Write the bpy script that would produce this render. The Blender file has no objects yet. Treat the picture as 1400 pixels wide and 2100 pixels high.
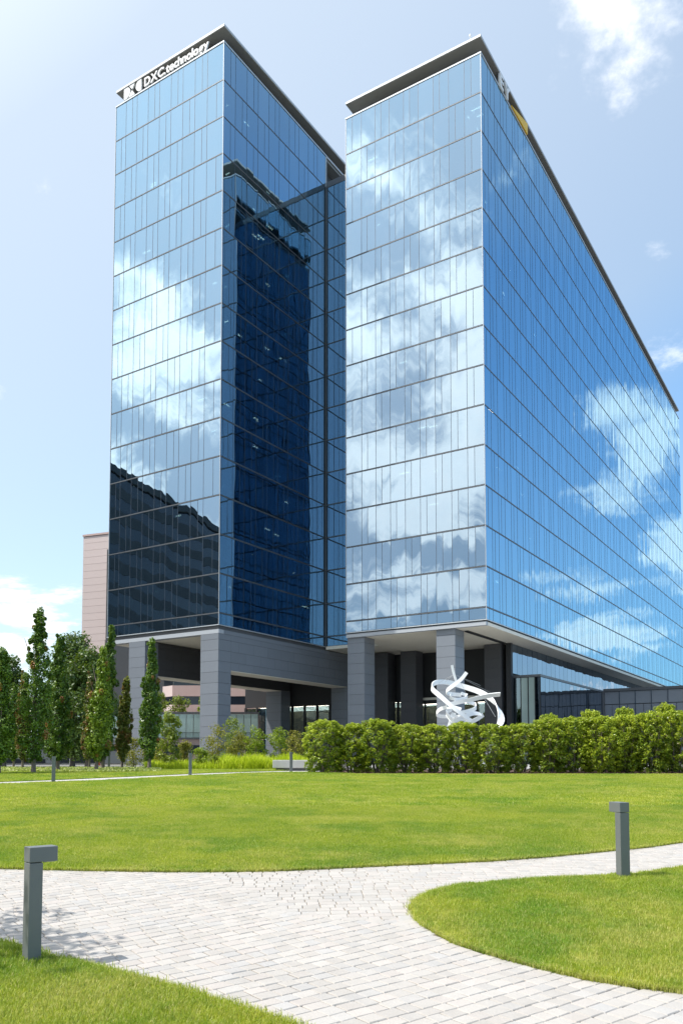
import bpy, bmesh, math, random
import numpy as np
from mathutils import Vector, Matrix

rng = np.random.default_rng(7)
random.seed(7)
SC = bpy.context.scene
COL = SC.collection

# ------------------------------------------------------------------ camera
EYE = 1.75
cam_d = bpy.data.cameras.new('camera')
cam = bpy.data.objects.new('camera', cam_d)
COL.objects.link(cam)
cam.location = (0, 0, EYE)
cam.rotation_euler = (math.radians(90) + 0.0592, 0, 0)
cam_d.sensor_fit = 'AUTO'
cam_d.sensor_width = 36
cam_d.lens = 1675.768 / 2100 * 36
cam_d.shift_y = (1458.09 - 1050) / 2100
cam_d.clip_start = 0.1
cam_d.clip_end = 5000
SC.camera = cam

# ------------------------------------------------------------------ render / view
SC.render.engine = 'CYCLES'
SC.view_settings.view_transform = 'Standard'
SC.view_settings.look = 'None'
SC.view_settings.gamma = 1
SC.view_settings.use_curve_mapping = False
SC.view_settings.exposure = 0.5
SC.cycles.use_denoising = True
SC.cycles.max_bounces = 10
SC.cycles.glossy_bounces = 6
SC.cycles.diffuse_bounces = 3
SC.cycles.transparent_max_bounces = 12
SC.cycles.sample_clamp_indirect = 6

# ------------------------------------------------------------------ sun
SUN_DIR = Vector((-0.53, -0.07, 0.85)).normalized()
sl = bpy.data.lights.new('sun', 'SUN')
sl.energy = 4.3
sl.angle = math.radians(0.53)
sl.color = (1.0, 0.955, 0.88)
sun = bpy.data.objects.new('sun', sl)
COL.objects.link(sun)
sun.rotation_euler = SUN_DIR.to_track_quat('Z', 'Y').to_euler()
sun.location = (-20, 0, 60)

# ------------------------------------------------------------------ sky
W = bpy.data.worlds.new('World')
SC.world = W
W.use_nodes = True
nt = W.node_tree
for n in list(nt.nodes):
    nt.nodes.remove(n)


class NB:
    """small node-building helper"""
    def __init__(self, nt):
        self.nt = nt

    def n(self, typ, **kw):
        nd = self.nt.nodes.new(typ)
        for k, v in kw.items():
            setattr(nd, k, v)
        return nd

    def put(self, sock, v):
        if isinstance(v, bpy.types.NodeSocket):
            self.nt.links.new(v, sock)
        else:
            sock.default_value = v

    def math(self, op, a, b=None, c=None, clamp=False):
        nd = self.n('ShaderNodeMath', operation=op)
        nd.use_clamp = clamp
        self.put(nd.inputs[0], a)
        if b is not None:
            self.put(nd.inputs[1], b)
        if c is not None:
            self.put(nd.inputs[2], c)
        return nd.outputs[0]

    def vmath(self, op, a, b=None, scale=None):
        nd = self.n('ShaderNodeVectorMath', operation=op)
        self.put(nd.inputs[0], a)
        if b is not None:
            self.put(nd.inputs[1], b)
        if scale is not None:
            self.put(nd.inputs['Scale'], scale)
        return nd.outputs['Value'] if op in ('DOT_PRODUCT', 'LENGTH', 'DISTANCE') else nd.outputs[0]

    def noise(self, vec=None, scale=1.0, detail=4, rough=0.55, dist=0.0, out=0):
        nd = self.n('ShaderNodeTexNoise')
        if vec is not None:
            self.put(nd.inputs['Vector'], vec)
        nd.inputs['Scale'].default_value = scale
        nd.inputs['Detail'].default_value = detail
        nd.inputs['Roughness'].default_value = rough
        nd.inputs['Distortion'].default_value = dist
        return nd.outputs[out]

    def mapr(self, v, a, b, c=0.0, d=1.0, smooth=False):
        nd = self.n('ShaderNodeMapRange')
        nd.clamp = True
        if smooth:
            nd.interpolation_type = 'SMOOTHSTEP'
        self.put(nd.inputs['Value'], v)
        nd.inputs['From Min'].default_value = a
        nd.inputs['From Max'].default_value = b
        nd.inputs['To Min'].default_value = c
        nd.inputs['To Max'].default_value = d
        return nd.outputs[0]

    def mixc(self, f, a, b, mode='MIX'):
        nd = self.n('ShaderNodeMix', data_type='RGBA', blend_type=mode)
        self.put(nd.inputs[0], f)
        self.put(nd.inputs[6], a)
        self.put(nd.inputs[7], b)
        return nd.outputs[2]


b = NB(nt)
tc = b.n('ShaderNodeTexCoord')
gen = tc.outputs['Generated']
sky = b.n('ShaderNodeTexSky')
sky.sky_type = 'NISHITA'
sky.sun_disc = False
sky.sun_elevation = math.asin(SUN_DIR.z)
sky.sun_rotation = math.atan2(SUN_DIR.x, SUN_DIR.y)
sky.altitude = 100
sky.air_density = 1.15
sky.dust_density = 0.6
sky.ozone_density = 1.6
sep = b.n('ShaderNodeSeparateXYZ')
nt.links.new(gen, sep.inputs[0])
zc = b.math('ADD', b.math('MAXIMUM', sep.outputs[2], 0.0), 0.16)
cmb = b.n('ShaderNodeCombineXYZ')
b.put(cmb.inputs[0], b.math('DIVIDE', sep.outputs[0], zc))
b.put(cmb.inputs[1], b.math('DIVIDE', sep.outputs[1], zc))
pl = cmb.outputs[0]
n1 = b.noise(pl, scale=2.3, detail=10, rough=0.60, dist=0.3)
n2 = b.noise(b.vmath('ADD', pl, (7.3, 2.1, 0)), scale=6.5, detail=8, rough=0.65)
dens = b.math('ADD', b.math('MULTIPLY', n1, 0.78), b.math('MULTIPLY', n2, 0.26))
# cloud banks seen in the photograph, directly or mirrored in the facades
BANKS = [((0.235, 0.705, 0.672), 0.09, 0.235), ((-0.375, 0.92, 0.155), 0.09, 0.16), ((0.311, 0.797, 0.518), 0.03, 0.10),
         ((-0.77, -0.43, 0.47), 0.22, 0.215), ((-0.80, -0.46, 0.34), 0.22, 0.195), ((-0.71, -0.42, 0.58), 0.14, 0.12),
         ((-0.86, -0.18, 0.45), 0.12, 0.235), ((-0.93, -0.15, 0.32), 0.08, 0.21), ((-0.85, -0.46, 0.20), 0.16, 0.18),
         ((0.655, 0.67, 0.345), 0.085, 0.245), ((0.654, 0.72, 0.22), 0.07, 0.20), ((0.725, 0.67, 0.165), 0.085, 0.20),
         ((0.63, 0.50, 0.585), 0.04, 0.06)]
tot = None
for d, r, wgt in BANKS:
    dv = Vector(d).normalized()
    dist = b.vmath('DISTANCE', gen, tuple(dv))
    g = b.mapr(dist, r * 1.5, 0.0, 0.0, wgt, smooth=True)
    tot = g if tot is None else b.math('MAXIMUM', tot, g)
dens = b.math('ADD', dens, tot)
cover = b.mapr(dens, 0.62, 0.76, 0, 1, smooth=True)
# thin milky veil near the horizon and near the sun
veil = b.mapr(sep.outputs[2], 0.0, 0.6, 0.72, 0.0)
sund = b.vmath('DOT_PRODUCT', gen, tuple(SUN_DIR))
veil = b.math('MAXIMUM', veil, b.mapr(sund, 0.05, 0.72, 0.20, 0.95))
vcol = b.mixc(b.mapr(sund, 0.62, 0.95), (4.55, 5.2, 6.0, 1), (9.4, 9.9, 10.6, 1))
thick = b.mapr(dens, 0.66, 0.95, 0, 1)
ccol = b.mixc(thick, (1.00, 1.02, 1.05, 1), (0.84, 0.86, 0.91, 1))
ccol = b.mixc(1.0, ccol, b.mixc(b.mapr(sund, 0.5, 0.95), (9.6, 9.3, 9.0, 1), (24.0, 21.0, 18.0, 1)), 'MULTIPLY')
deep = b.mixc(b.mapr(sund, 0.05, 0.20), (0.52, 1.14, 1.46, 1), (1.28, 1.42, 1.36, 1))
skyb = b.mixc(1.0, sky.outputs[0], deep, 'MULTIPLY')
skyc = b.mixc(veil, skyb, vcol)
final = b.mixc(b.math('MULTIPLY', cover, 0.93), skyc, ccol)
bg = b.n('ShaderNodeBackground')
bg.inputs['Strength'].default_value = 0.12
nt.links.new(final, bg.inputs['Color'])
wo = b.n('ShaderNodeOutputWorld')
nt.links.new(bg.outputs[0], wo.inputs[0])

# ------------------------------------------------------------------ materials
MATS = {}


def newmat(name):
    m = bpy.data.materials.new(name)
    m.use_nodes = True
    nt = m.node_tree
    for n in list(nt.nodes):
        nt.nodes.remove(n)
    bb = NB(nt)
    out = bb.n('ShaderNodeOutputMaterial')
    MATS[name] = m
    return m, bb, out


def principled(bb, out, col, rough=0.6, metal=0.0, normal=None, spec=None):
    p = bb.n('ShaderNodeBsdfPrincipled')
    bb.put(p.inputs['Base Color'], col)
    bb.put(p.inputs['Roughness'], rough)
    bb.put(p.inputs['Metallic'], metal)
    if spec is not None:
        p.inputs['Specular IOR Level'].default_value = spec
    if normal is not None:
        bb.put(p.inputs['Normal'], normal)
    bb.nt.links.new(p.outputs[0], out.inputs[0])
    return p


def bump(bb, h, strength=0.5, dist=0.01):
    nd = bb.n('ShaderNodeBump')
    nd.inputs['Strength'].default_value = strength
    nd.inputs['Distance'].default_value = dist
    bb.put(nd.inputs['Height'], h)
    return nd.outputs[0]


def rnd_sock(bb):
    """per-object random plus per-face 'rnd' attribute"""
    oi = bb.n('ShaderNodeObjectInfo')
    at = bb.n('ShaderNodeAttribute', attribute_name='rnd')
    return bb.math('FRACT', bb.math('ADD', oi.outputs['Random'], at.outputs['Fac']))


def simple(name, col, rough=0.6, metal=0.0, var=0.12, nscale=3.0, bmp=0.0, spec=None):
    m, bb, out = newmat(name)
    t = bb.n('ShaderNodeTexCoord').outputs['Object']
    nz = bb.noise(t, scale=nscale, detail=5)
    c = bb.mixc(nz, tuple(x * (1 - var) for x in col) + (1,), tuple(min(1, x * (1 + var)) for x in col) + (1,))
    nrm = bump(bb, bb.noise(t, scale=nscale * 14, detail=4), 0.4, bmp) if bmp else None
    principled(bb, out, c, rough, metal, nrm, spec)
    return m


def stone_mat(name, col, var=0.16):
    m, bb, out = newmat(name)
    t = bb.n('ShaderNodeTexCoord').outputs['Object']
    r = rnd_sock(bb)
    mp = bb.n('ShaderNodeMapping')
    mp.inputs['Scale'].default_value = (1, 1, 0.35)
    bb.nt.links.new(t, mp.inputs[0])
    n1 = bb.noise(mp.outputs[0], scale=1.7, detail=7, rough=0.65, dist=0.8)
    n2 = bb.noise(t, scale=38, detail=3)
    f = bb.math('ADD', bb.math('MULTIPLY', n1, 0.55), bb.math('MULTIPLY', r, 0.45))
    c = bb.mixc(f, tuple(x * (1 - var) for x in col) + (1,), tuple(min(1, x * (1 + var)) for x in col) + (1,))
    c = bb.mixc(bb.mapr(n2, 0.35, 0.7), c, tuple(x * 1.12 for x in col) + (1,))
    principled(bb, out, c, 0.55, 0, bump(bb, n2, 0.3, 0.004))
    return m


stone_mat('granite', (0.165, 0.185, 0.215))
stone_mat('granite_shaded', (0.055, 0.057, 0.064))  # granite with shade put into its colour: inner beam, rear pillars; also joint backing
stone_mat('light_stone', (0.36, 0.385, 0.42), 0.06)
simple('plaza_stone', (0.34, 0.33, 0.31), 0.9)
simple('reveal', (0.085, 0.088, 0.095), 0.5)
simple('aluminium', (0.42, 0.44, 0.46), 0.42, 0.35, 0.05)
simple('trim_silver', (0.55, 0.59, 0.63), 0.38, 0.3, 0.04)
simple('mullion', (0.055, 0.075, 0.10), 0.42, 0.3, 0.06)
simple('transom', (0.12, 0.13, 0.145), 0.45, 0.3, 0.06)
simple('roof_metal', (0.50, 0.51, 0.52), 0.42, 0.2, 0.05)
simple('roof_soffit', (0.24, 0.24, 0.23), 0.6, 0, 0.06)
simple('sign_backing', (0.028, 0.03, 0.034), 0.5)
simple('sign_white', (0.80, 0.80, 0.80), 0.45, 0, 0.03)
simple('sign_yellow', (0.80, 0.48, 0.015), 0.45, 0, 0.03)
simple('soffit', (0.80, 0.765, 0.67), 0.7, 0, 0.03)
simple('dark_void', (0.018, 0.02, 0.024), 0.6)
simple('interior', (0.10, 0.105, 0.11), 0.8)
simple('slab', (0.30, 0.31, 0.31), 0.8)
simple('blind', (0.50, 0.53, 0.54), 0.8, 0, 0.05)
simple('white_paint', (0.86, 0.87, 0.88), 0.32, 0, 0.02)
simple('bollard_paint', (0.155, 0.168, 0.172), 0.48, 0.25, 0.07, 6)
simple('lens', (0.55, 0.55, 0.5), 0.3)
simple('bark', (0.16, 0.13, 0.11), 0.9, 0, 0.3, 9, 0.01)
simple('mulch', (0.085, 0.05, 0.032), 0.95, 0, 0.5, 14, 0.02)
simple('joint_sand', (0.24, 0.21, 0.175), 0.95, 0, 0.3, 20)
simple('soil', (0.13, 0.095, 0.06), 0.95, 0, 0.45, 12, 0.02)
simple('bench_stone', (0.42, 0.42, 0.41), 0.8, 0, 0.08, 5, 0.004)
simple('concrete', (0.30, 0.285, 0.27), 0.85, 0, 0.1, 0.6)
simple('light_wood', (0.42, 0.30, 0.17), 0.55, 0, 0.2)
simple('lobby_wall', (0.60, 0.50, 0.34), 0.6, 0, 0.1)
simple('cone_orange', (0.75, 0.14, 0.04), 0.6)
simple('asphalt', (0.055, 0.056, 0.058), 0.9, 0, 0.15, 2)
simple('office_brown', (0.062, 0.068, 0.07), 0.8, 0, 0.1, 0.4)
simple('dark_window', (0.02, 0.03, 0.045), 0.08, 0, 0.1, 0.4)
simple('window_green', (0.36, 0.46, 0.44), 0.15, 0.15, 0.1, 0.5)
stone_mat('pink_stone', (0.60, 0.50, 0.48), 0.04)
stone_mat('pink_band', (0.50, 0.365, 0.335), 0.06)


m, bb, out = newmat('ceiling_lamp')
em = bb.n('ShaderNodeEmission')
em.inputs['Color'].default_value = (1.0, 0.93, 0.80, 1)
em.inputs['Strength'].default_value = 7.0
bb.nt.links.new(em.outputs[0], out.inputs[0])


def glass_mat(name, refl_n, refl_g, base_fac, trans, amp=1.0, rough=0.0):
    m, bb, out = newmat(name)
    tcn = bb.n('ShaderNodeTexCoord')
    geo = bb.n('ShaderNodeNewGeometry')
    r = rnd_sock(bb)
    wp = geo.outputs['Position']
    off = bb.n('ShaderNodeCombineXYZ')
    bb.put(off.inputs[0], bb.math('MULTIPLY', r, 91.0))
    bb.put(off.inputs[1], bb.math('MULTIPLY', r, 57.0))
    vv = bb.vmath('ADD', wp, off.outputs[0])
    mp = bb.n('ShaderNodeMapping')
    mp.inputs['Scale'].default_value = (1.0, 1.0, 0.28)
    bb.nt.links.new(vv, mp.inputs[0])
    wn = bb.noise(mp.outputs[0], scale=0.75, detail=1.5, rough=0.4, out=1)
    d1 = bb.vmath('SCALE', bb.vmath('SUBTRACT', wn, (0.5, 0.5, 0.5)), scale=0.020 * amp)
    wv = bb.n('ShaderNodeTexWhiteNoise', noise_dimensions='1D')
    bb.put(wv.inputs['W'], bb.math('MULTIPLY', r, 337.0))
    d2 = bb.vmath('SCALE', bb.vmath('SUBTRACT', wv.outputs['Color'], (0.5, 0.5, 0.5)), scale=0.008 * amp)
    nn = bb.vmath('NORMALIZE', bb.vmath('ADD', bb.vmath('ADD', geo.outputs['Normal'], d1), d2))
    lw = bb.n('ShaderNodeLayerWeight')
    lw.inputs['Blend'].default_value = 0.5
    facing = lw.outputs['Facing']
    tint = bb.mixc(bb.mapr(facing, 0.2, 0.85), refl_n + (1,), refl_g + (1,))
    dirt = bb.noise(wp, scale=0.5, detail=4)
    tint = bb.mixc(bb.mapr(dirt, 0.3, 0.8, 0, 0.10), tint, (0.55, 0.6, 0.65, 1))
    gl = bb.n('ShaderNodeBsdfGlossy')
    gl.inputs['Roughness'].default_value = rough
    bb.put(gl.inputs['Color'], tint)
    bb.put(gl.inputs['Normal'], nn)
    tr = bb.n('ShaderNodeBsdfTransparent')
    tr.inputs['Color'].default_value = trans + (1,)
    fac = bb.math('ADD', bb.math('MULTIPLY', bb.math('POWER', facing, 3.0), 1 - base_fac), base_fac, clamp=True)
    fac = bb.math('ADD', fac, bb.math('MULTIPLY', bb.math('SUBTRACT', r, 0.5), 0.05), clamp=True)
    mx = bb.n('ShaderNodeMixShader')
    bb.put(mx.inputs[0], fac)
    bb.nt.links.new(tr.outputs[0], mx.inputs[1])
    bb.nt.links.new(gl.outputs[0], mx.inputs[2])
    bb.nt.links.new(mx.outputs[0], out.inputs[0])
    return m


glass_mat('facade_glass', (0.345, 0.475, 0.60), (0.44, 0.72, 0.90), 0.68, (0.42, 0.54, 0.56))
glass_mat('lobby_glass', (0.62, 0.72, 0.78), (0.66, 0.72, 0.82), 0.30, (0.42, 0.50, 0.52), 0.8)
glass_mat('far_glass', (0.6, 0.7, 0.8), (0.6, 0.7, 0.85), 0.35, (0.02, 0.03, 0.04), 2.0)

# paving
m, bb, out = newmat('paver')
t = bb.n('ShaderNodeNewGeometry').outputs['Position']
r = rnd_sock(bb)
n1 = bb.noise(t, scale=1.1, detail=4)
n2 = bb.noise(t, scale=55, detail=5, rough=0.7)
n3 = bb.noise(t, scale=9, detail=4)
c = bb.mixc(r, (0.345, 0.322, 0.297, 1), (0.415, 0.391, 0.362, 1))
hue = bb.n('ShaderNodeTexWhiteNoise', noise_dimensions='1D')
bb.put(hue.inputs['W'], bb.math('MULTIPLY', r, 771.0))
c = bb.mixc(bb.mapr(hue.outputs['Value'], 0.6, 1.0, 0, 0.4), c, (0.45, 0.395, 0.365, 1))
c = bb.mixc(bb.mapr(hue.outputs['Value'], 0.0, 0.25, 0.4, 0), c, (0.33, 0.34, 0.355, 1))
c = bb.mixc(bb.mapr(n2, 0.3, 0.7, 0.22, 0), c, (0.22, 0.21, 0.20, 1))
c = bb.mixc(bb.mapr(n1, 0.55, 0.75, 0, 0.35), c, (0.27, 0.25, 0.225, 1))
c = bb.mixc(bb.mapr(n3, 0.35, 0.75, 0.0, 0.22), c, (0.455, 0.44, 0.425, 1))
principled(bb, out, c, 0.88, 0, bump(bb, bb.math('ADD', n2, bb.math('MULTIPLY', n3, 0.6)), 0.6, 0.006))

m, bb, out = newmat('path_far')
t = bb.n('ShaderNodeNewGeometry').outputs['Position']
n1 = bb.noise(t, scale=3, detail=6)
c = bb.mixc(n1, (0.36, 0.35, 0.335, 1), (0.46, 0.445, 0.43, 1))
principled(bb, out, c, 0.9)

# turf below the blades
def grass_color(bb, t, r=None):
    n1 = bb.noise(t, scale=0.16, detail=5, rough=0.6, dist=0.4)
    n2 = bb.noise(t, scale=1.3, detail=5, rough=0.65)
    n3 = bb.noise(t, scale=9.0, detail=5, rough=0.7)
    f = bb.math('ADD', bb.math('MULTIPLY', n1, 0.5), bb.math('MULTIPLY', n2, 0.3))
    f = bb.math('ADD', f, bb.math('MULTIPLY', n3, 0.25))
    c = bb.mixc(bb.mapr(f, 0.42, 0.64), (0.19, 0.29, 0.016, 1), (0.47, 0.47, 0.06, 1))
    # drier and deeper green patches
    n4 = bb.noise(bb.vmath('ADD', t, (31.0, 7.0, 0)), scale=0.8, detail=6, rough=0.72)
    c = bb.mixc(bb.mapr(n4, 0.48, 0.64, 0, 0.8), c, (0.50, 0.47, 0.13, 1))
    n5 = bb.noise(bb.vmath('ADD', t, (3.0, 71.0, 0)), scale=0.55, detail=6, rough=0.68)
    c = bb.mixc(bb.mapr(n5, 0.50, 0.62, 0, 0.85), c, (0.13, 0.26, 0.022, 1))
    return c, n3


m, bb, out = newmat('turf')
t = bb.n('ShaderNodeNewGeometry').outputs['Position']
c, n3 = grass_color(bb, t)
n6 = bb.noise(t, scale=60, detail=4, rough=0.8)
c = bb.mixc(bb.mapr(n6, 0.35, 0.65, 0.4, 0.0), c, (0.07, 0.11, 0.01, 1))
principled(bb, out, c, 0.95, 0, bump(bb, bb.math('ADD', n6, n3), 1.0, 0.03), 0.1)


def leaf_mat(name, dark, light, extra=None, trans=0.35, rough=0.45, spec=0.4, objvar=0.0):
    """dark/light: leaf-to-leaf colour variation and painted crown shade, read from the 'tone' face attribute; 'rust' marks turning leaves"""
    m, bb, out = newmat(name)
    at = bb.n('ShaderNodeAttribute', attribute_name='tone').outputs['Fac']
    oi = bb.n('ShaderNodeObjectInfo').outputs['Random']
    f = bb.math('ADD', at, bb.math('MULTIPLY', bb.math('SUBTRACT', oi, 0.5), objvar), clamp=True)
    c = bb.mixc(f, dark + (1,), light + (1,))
    if extra:
        ru = bb.n('ShaderNodeAttribute', attribute_name='rust').outputs['Fac']
        c = bb.mixc(ru, c, extra + (1,))
    p = bb.n('ShaderNodeBsdfPrincipled')
    bb.put(p.inputs['Base Color'], c)
    p.inputs['Roughness'].default_value = rough
    p.inputs['Specular IOR Level'].default_value = spec
    tl = bb.n('ShaderNodeBsdfTranslucent')
    c2 = bb.mixc(0.5, c, (0.30, 0.42, 0.03, 1)) if not extra else bb.mixc(0.35, c, (0.25, 0.33, 0.03, 1))
    bb.put(tl.inputs['Color'], c2)
    mx = bb.n('ShaderNodeMixShader')
    mx.inputs[0].default_value = trans
    bb.nt.links.new(p.outputs[0], mx.inputs[1])
    bb.nt.links.new(tl.outputs[0], mx.inputs[2])
    bb.nt.links.new(mx.outputs[0], out.inputs[0])
    return m


leaf_mat('maple_leaf', (0.05, 0.12, 0.014), (0.20, 0.33, 0.03), (0.46, 0.16, 0.07), 0.28, 0.42, 0.5, 0.25)
leaf_mat('maple_leaf_lime', (0.10, 0.19, 0.014), (0.27, 0.38, 0.03), (0.50, 0.18, 0.08), 0.32, 0.42, 0.5, 0.2)
leaf_mat('maple_leaf_rust', (0.09, 0.12, 0.02), (0.26, 0.28, 0.045), (0.38, 0.17, 0.09), 0.28, 0.42, 0.5, 0.2)
leaf_mat('laurel_leaf', (0.085, 0.17, 0.012), (0.50, 0.58, 0.035), (0.36, 0.30, 0.14), 0.36, 0.4, 0.45, 0.2)
leaf_mat('dark_tree_leaf', (0.03, 0.07, 0.014), (0.09, 0.155, 0.025), None, 0.25, 0.5, 0.4, 0.2)
leaf_mat('olive_shrub_leaf', (0.13, 0.14, 0.022), (0.33, 0.30, 0.035), (0.32, 0.14, 0.05), 0.35, 0.5, 0.4, 0.2)
leaf_mat('lime_shrub_leaf', (0.12, 0.18, 0.014), (0.33, 0.42, 0.025), None, 0.4, 0.5, 0.4, 0.2)
leaf_mat('feather_shrub_leaf', (0.12, 0.17, 0.025), (0.28, 0.33, 0.06), None, 0.4, 0.5, 0.4, 0.2)
leaf_mat('ornamental_grass', (0.34, 0.44, 0.012), (0.62, 0.70, 0.03), None, 0.4, 0.6, 0.3, 0.2)
leaf_mat('ground_cover_leaf', (0.24, 0.30, 0.06), (0.55, 0.58, 0.22), None, 0.3, 0.6, 0.3, 0.2)

m, bb, out = newmat('grass_blade')
inst = bb.n('ShaderNodeNewGeometry').outputs['Position']
c, n3 = grass_color(bb, inst)
n8 = bb.noise(inst, scale=26, detail=3, rough=0.6)
c = bb.mixc(bb.mapr(n8, 0.30, 0.48, 0.75, 0), c, (0.10, 0.19, 0.012, 1))
c = bb.mixc(bb.mapr(n8, 0.54, 0.70, 0, 0.6), c, (0.66, 0.62, 0.20, 1))
at = bb.n('ShaderNodeAttribute', attribute_name='tone').outputs['Fac']
c = bb.mixc(bb.mapr(at, 0.68, 1.0, 0, 0.85), c, (0.66, 0.60, 0.24, 1))
c = bb.mixc(bb.mapr(at, 0.0, 0.45, 0.55, 0), c, (0.14, 0.27, 0.012, 1))
p = bb.n('ShaderNodeBsdfPrincipled')
bb.put(p.inputs['Base Color'], c)
p.inputs['Roughness'].default_value = 0.5
p.inputs['Specular IOR Level'].default_value = 0.35
tl = bb.n('ShaderNodeBsdfTranslucent')
bb.put(tl.inputs['Color'], bb.mixc(0.4, c, (0.55, 0.70, 0.03, 1)))
mx = bb.n('ShaderNodeMixShader')
mx.inputs[0].default_value = 0.42
bb.nt.links.new(p.outputs[0], mx.inputs[1])
bb.nt.links.new(tl.outputs[0], mx.inputs[2])
bb.nt.links.new(mx.outputs[0], out.inputs[0])

# ------------------------------------------------------------------ mesh helpers


class MB:
    """collects boxes / quads and links them as ONE mesh object"""
    def __init__(self, off=(0, 0, 0)):
        self.v, self.f, self.r = [], [], []
        self.off = off

    def box(self, x0, x1, y0, y1, z0, z1, r=None):
        o = self.off
        k = len(self.v)
        for z in (z0, z1):
            for x, y in ((x0, y0), (x1, y0), (x1, y1), (x0, y1)):
                self.v.append((x - o[0], y - o[1], z - o[2]))
        r = random.random() if r is None else r
        for q in ((3, 2, 1, 0), (4, 5, 6, 7), (0, 1, 5, 4), (1, 2, 6, 5), (2, 3, 7, 6), (3, 0, 4, 7)):
            self.f.append(tuple(k + i for i in q))
            self.r.append(r)
        return self

    def poly(self, pts, r=0.0):
        o = self.off
        k = len(self.v)
        for p in pts:
            self.v.append((p[0] - o[0], p[1] - o[1], p[2] - o[2]))
        self.f.append(tuple(range(k, k + len(pts))))
        self.r.append(r)
        return self

    def tube(self, pts, radii, sides=8):
        """tapered tube through 3-D points"""
        o = Vector(self.off)
        P = [Vector(p) for p in pts]
        rings = []
        for i, p in enumerate(P):
            d = (P[min(i + 1, len(P) - 1)] - P[max(i - 1, 0)]).normalized()
            ax = d.orthogonal().normalized()
            ay = d.cross(ax)
            k = len(self.v)
            for j in range(sides):
                a = 2 * math.pi * j / sides
                q = p + (ax * math.cos(a) + ay * math.sin(a)) * radii[i] - o
                self.v.append(tuple(q))
            rings.append(k)
        for i in range(len(P) - 1):
            for j in range(sides):
                j2 = (j + 1) % sides
                self.f.append((rings[i] + j, rings[i] + j2, rings[i + 1] + j2, rings[i + 1] + j))
                self.r.append(0)
        self.f.append(tuple(rings[0] + j for j in reversed(range(sides))))
        self.r.append(0)
        self.f.append(tuple(rings[-1] + j for j in range(sides)))
        self.r.append(0)
        return self

    def mesh(self, name, mat):
        me = bpy.data.meshes.new(name)
        me.from_pydata(self.v, [], self.f)
        me.materials.append(MATS[mat])
        a = me.attributes.new('rnd', 'FLOAT', 'FACE')
        a.data.foreach_set('value', np.array(self.r, dtype=np.float32))
        return me

    def build(self, name, mat, parent=None, loc=None, kind=None):
        o = bpy.data.objects.new(name, self.mesh(name, mat))
        COL.objects.link(o)
        if parent:
            o.parent = parent
        if loc:
            o.location = loc
        if kind:
            o['kind'] = kind
        return o


def tag(o, label=None, cat=None, group=None, kind=None):
    if label:
        o['label'] = label
    if cat:
        o['category'] = cat
    if group:
        o['group'] = group
    if kind:
        o['kind'] = kind
    return o


def empty(name, loc=(0, 0, 0), rz=0.0, **kw):
    o = bpy.data.objects.new(name, None)
    o.empty_display_size = 0.3
    COL.objects.link(o)
    o.location = loc
    o.rotation_euler = (0, 0, rz)
    return tag(o, **kw)


def bevel(o, w, seg=2):
    md = o.modifiers.new('bevel', 'BEVEL')
    md.width = w
    md.segments = seg
    md.limit_method = 'ANGLE'
    return o


def link_mesh(name, me, parent, loc, rz=0.0):
    o = bpy.data.objects.new(name, me)
    COL.objects.link(o)
    o.parent = parent
    o.location = loc
    if rz:
        o.rotation_euler = (0, 0, rz)
    return o


def raw_mesh(name, verts, faces, mat, attrs=None):
    """fast mesh from numpy arrays of equal-size faces"""
    me = bpy.data.meshes.new(name)
    n = faces.shape[1]
    me.vertices.add(len(verts))
    me.vertices.foreach_set('co', verts.astype(np.float32).ravel())
    me.loops.add(faces.size)
    me.loops.foreach_set('vertex_index', faces.astype(np.int32).ravel())
    me.polygons.add(len(faces))
    me.polygons.foreach_set('loop_start', np.arange(0, faces.size, n, dtype=np.int32))
    me.update(calc_edges=True)
    me.materials.append(MATS[mat])
    for k, v in (attrs or {}).items():
        a = me.attributes.new(k, 'FLOAT', 'FACE')
        a.data.foreach_set('value', v.astype(np.float32))
    return me


# ------------------------------------------------------------------ terrain profile
GX = [-50, 0, 3, 6.5, 9.4, 14, 20, 28, 35, 40, 400]
GZ = [0.0, 0.03, 0.07, 0.15, 0.31, 0.47, 0.66, 0.93, 1.15, 1.22, 1.25]


def G(y):
    return np.interp(y, GX, GZ)


def strip_sheet(name, xs, ylo, yhi, zoff, mat, nv=30, skirt=0.0, ys_extra=True, **kw):
    """sheet over x columns between two curves y=lo(x), y=hi(x), following the terrain"""
    V, F = [], []
    nx = len(xs)
    for i, x in enumerate(xs):
        a, c = ylo(x), yhi(x)
        for j in range(nv + 1):
            u = j / nv
            y = a + (c - a) * (u ** 1.6 if (c - a) > 8 else u)
            V.append((x, y, float(G(y)) + zoff))
    for i in range(nx - 1):
        for j in range(nv):
            k = i * (nv + 1) + j
            F.append((k, k + nv + 1, k + nv + 2, k + 1))
    if skirt:
        for side in (0, nv):
            base = len(V)
            for i in range(nx):
                p = V[i * (nv + 1) + side]
                V.append((p[0], p[1], p[2] - skirt))
            for i in range(nx - 1):
                a = i * (nv + 1) + side
                c = (i + 1) * (nv + 1) + side
                q = (a, c, base + i + 1, base + i)
                F.append(q if side else q[::-1])
    me = bpy.data.meshes.new(name)
    me.from_pydata(V, [], F)
    me.materials.append(MATS[mat])
    o = bpy.data.objects.new(name, me)
    COL.objects.link(o)
    return tag(o, **kw)


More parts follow.
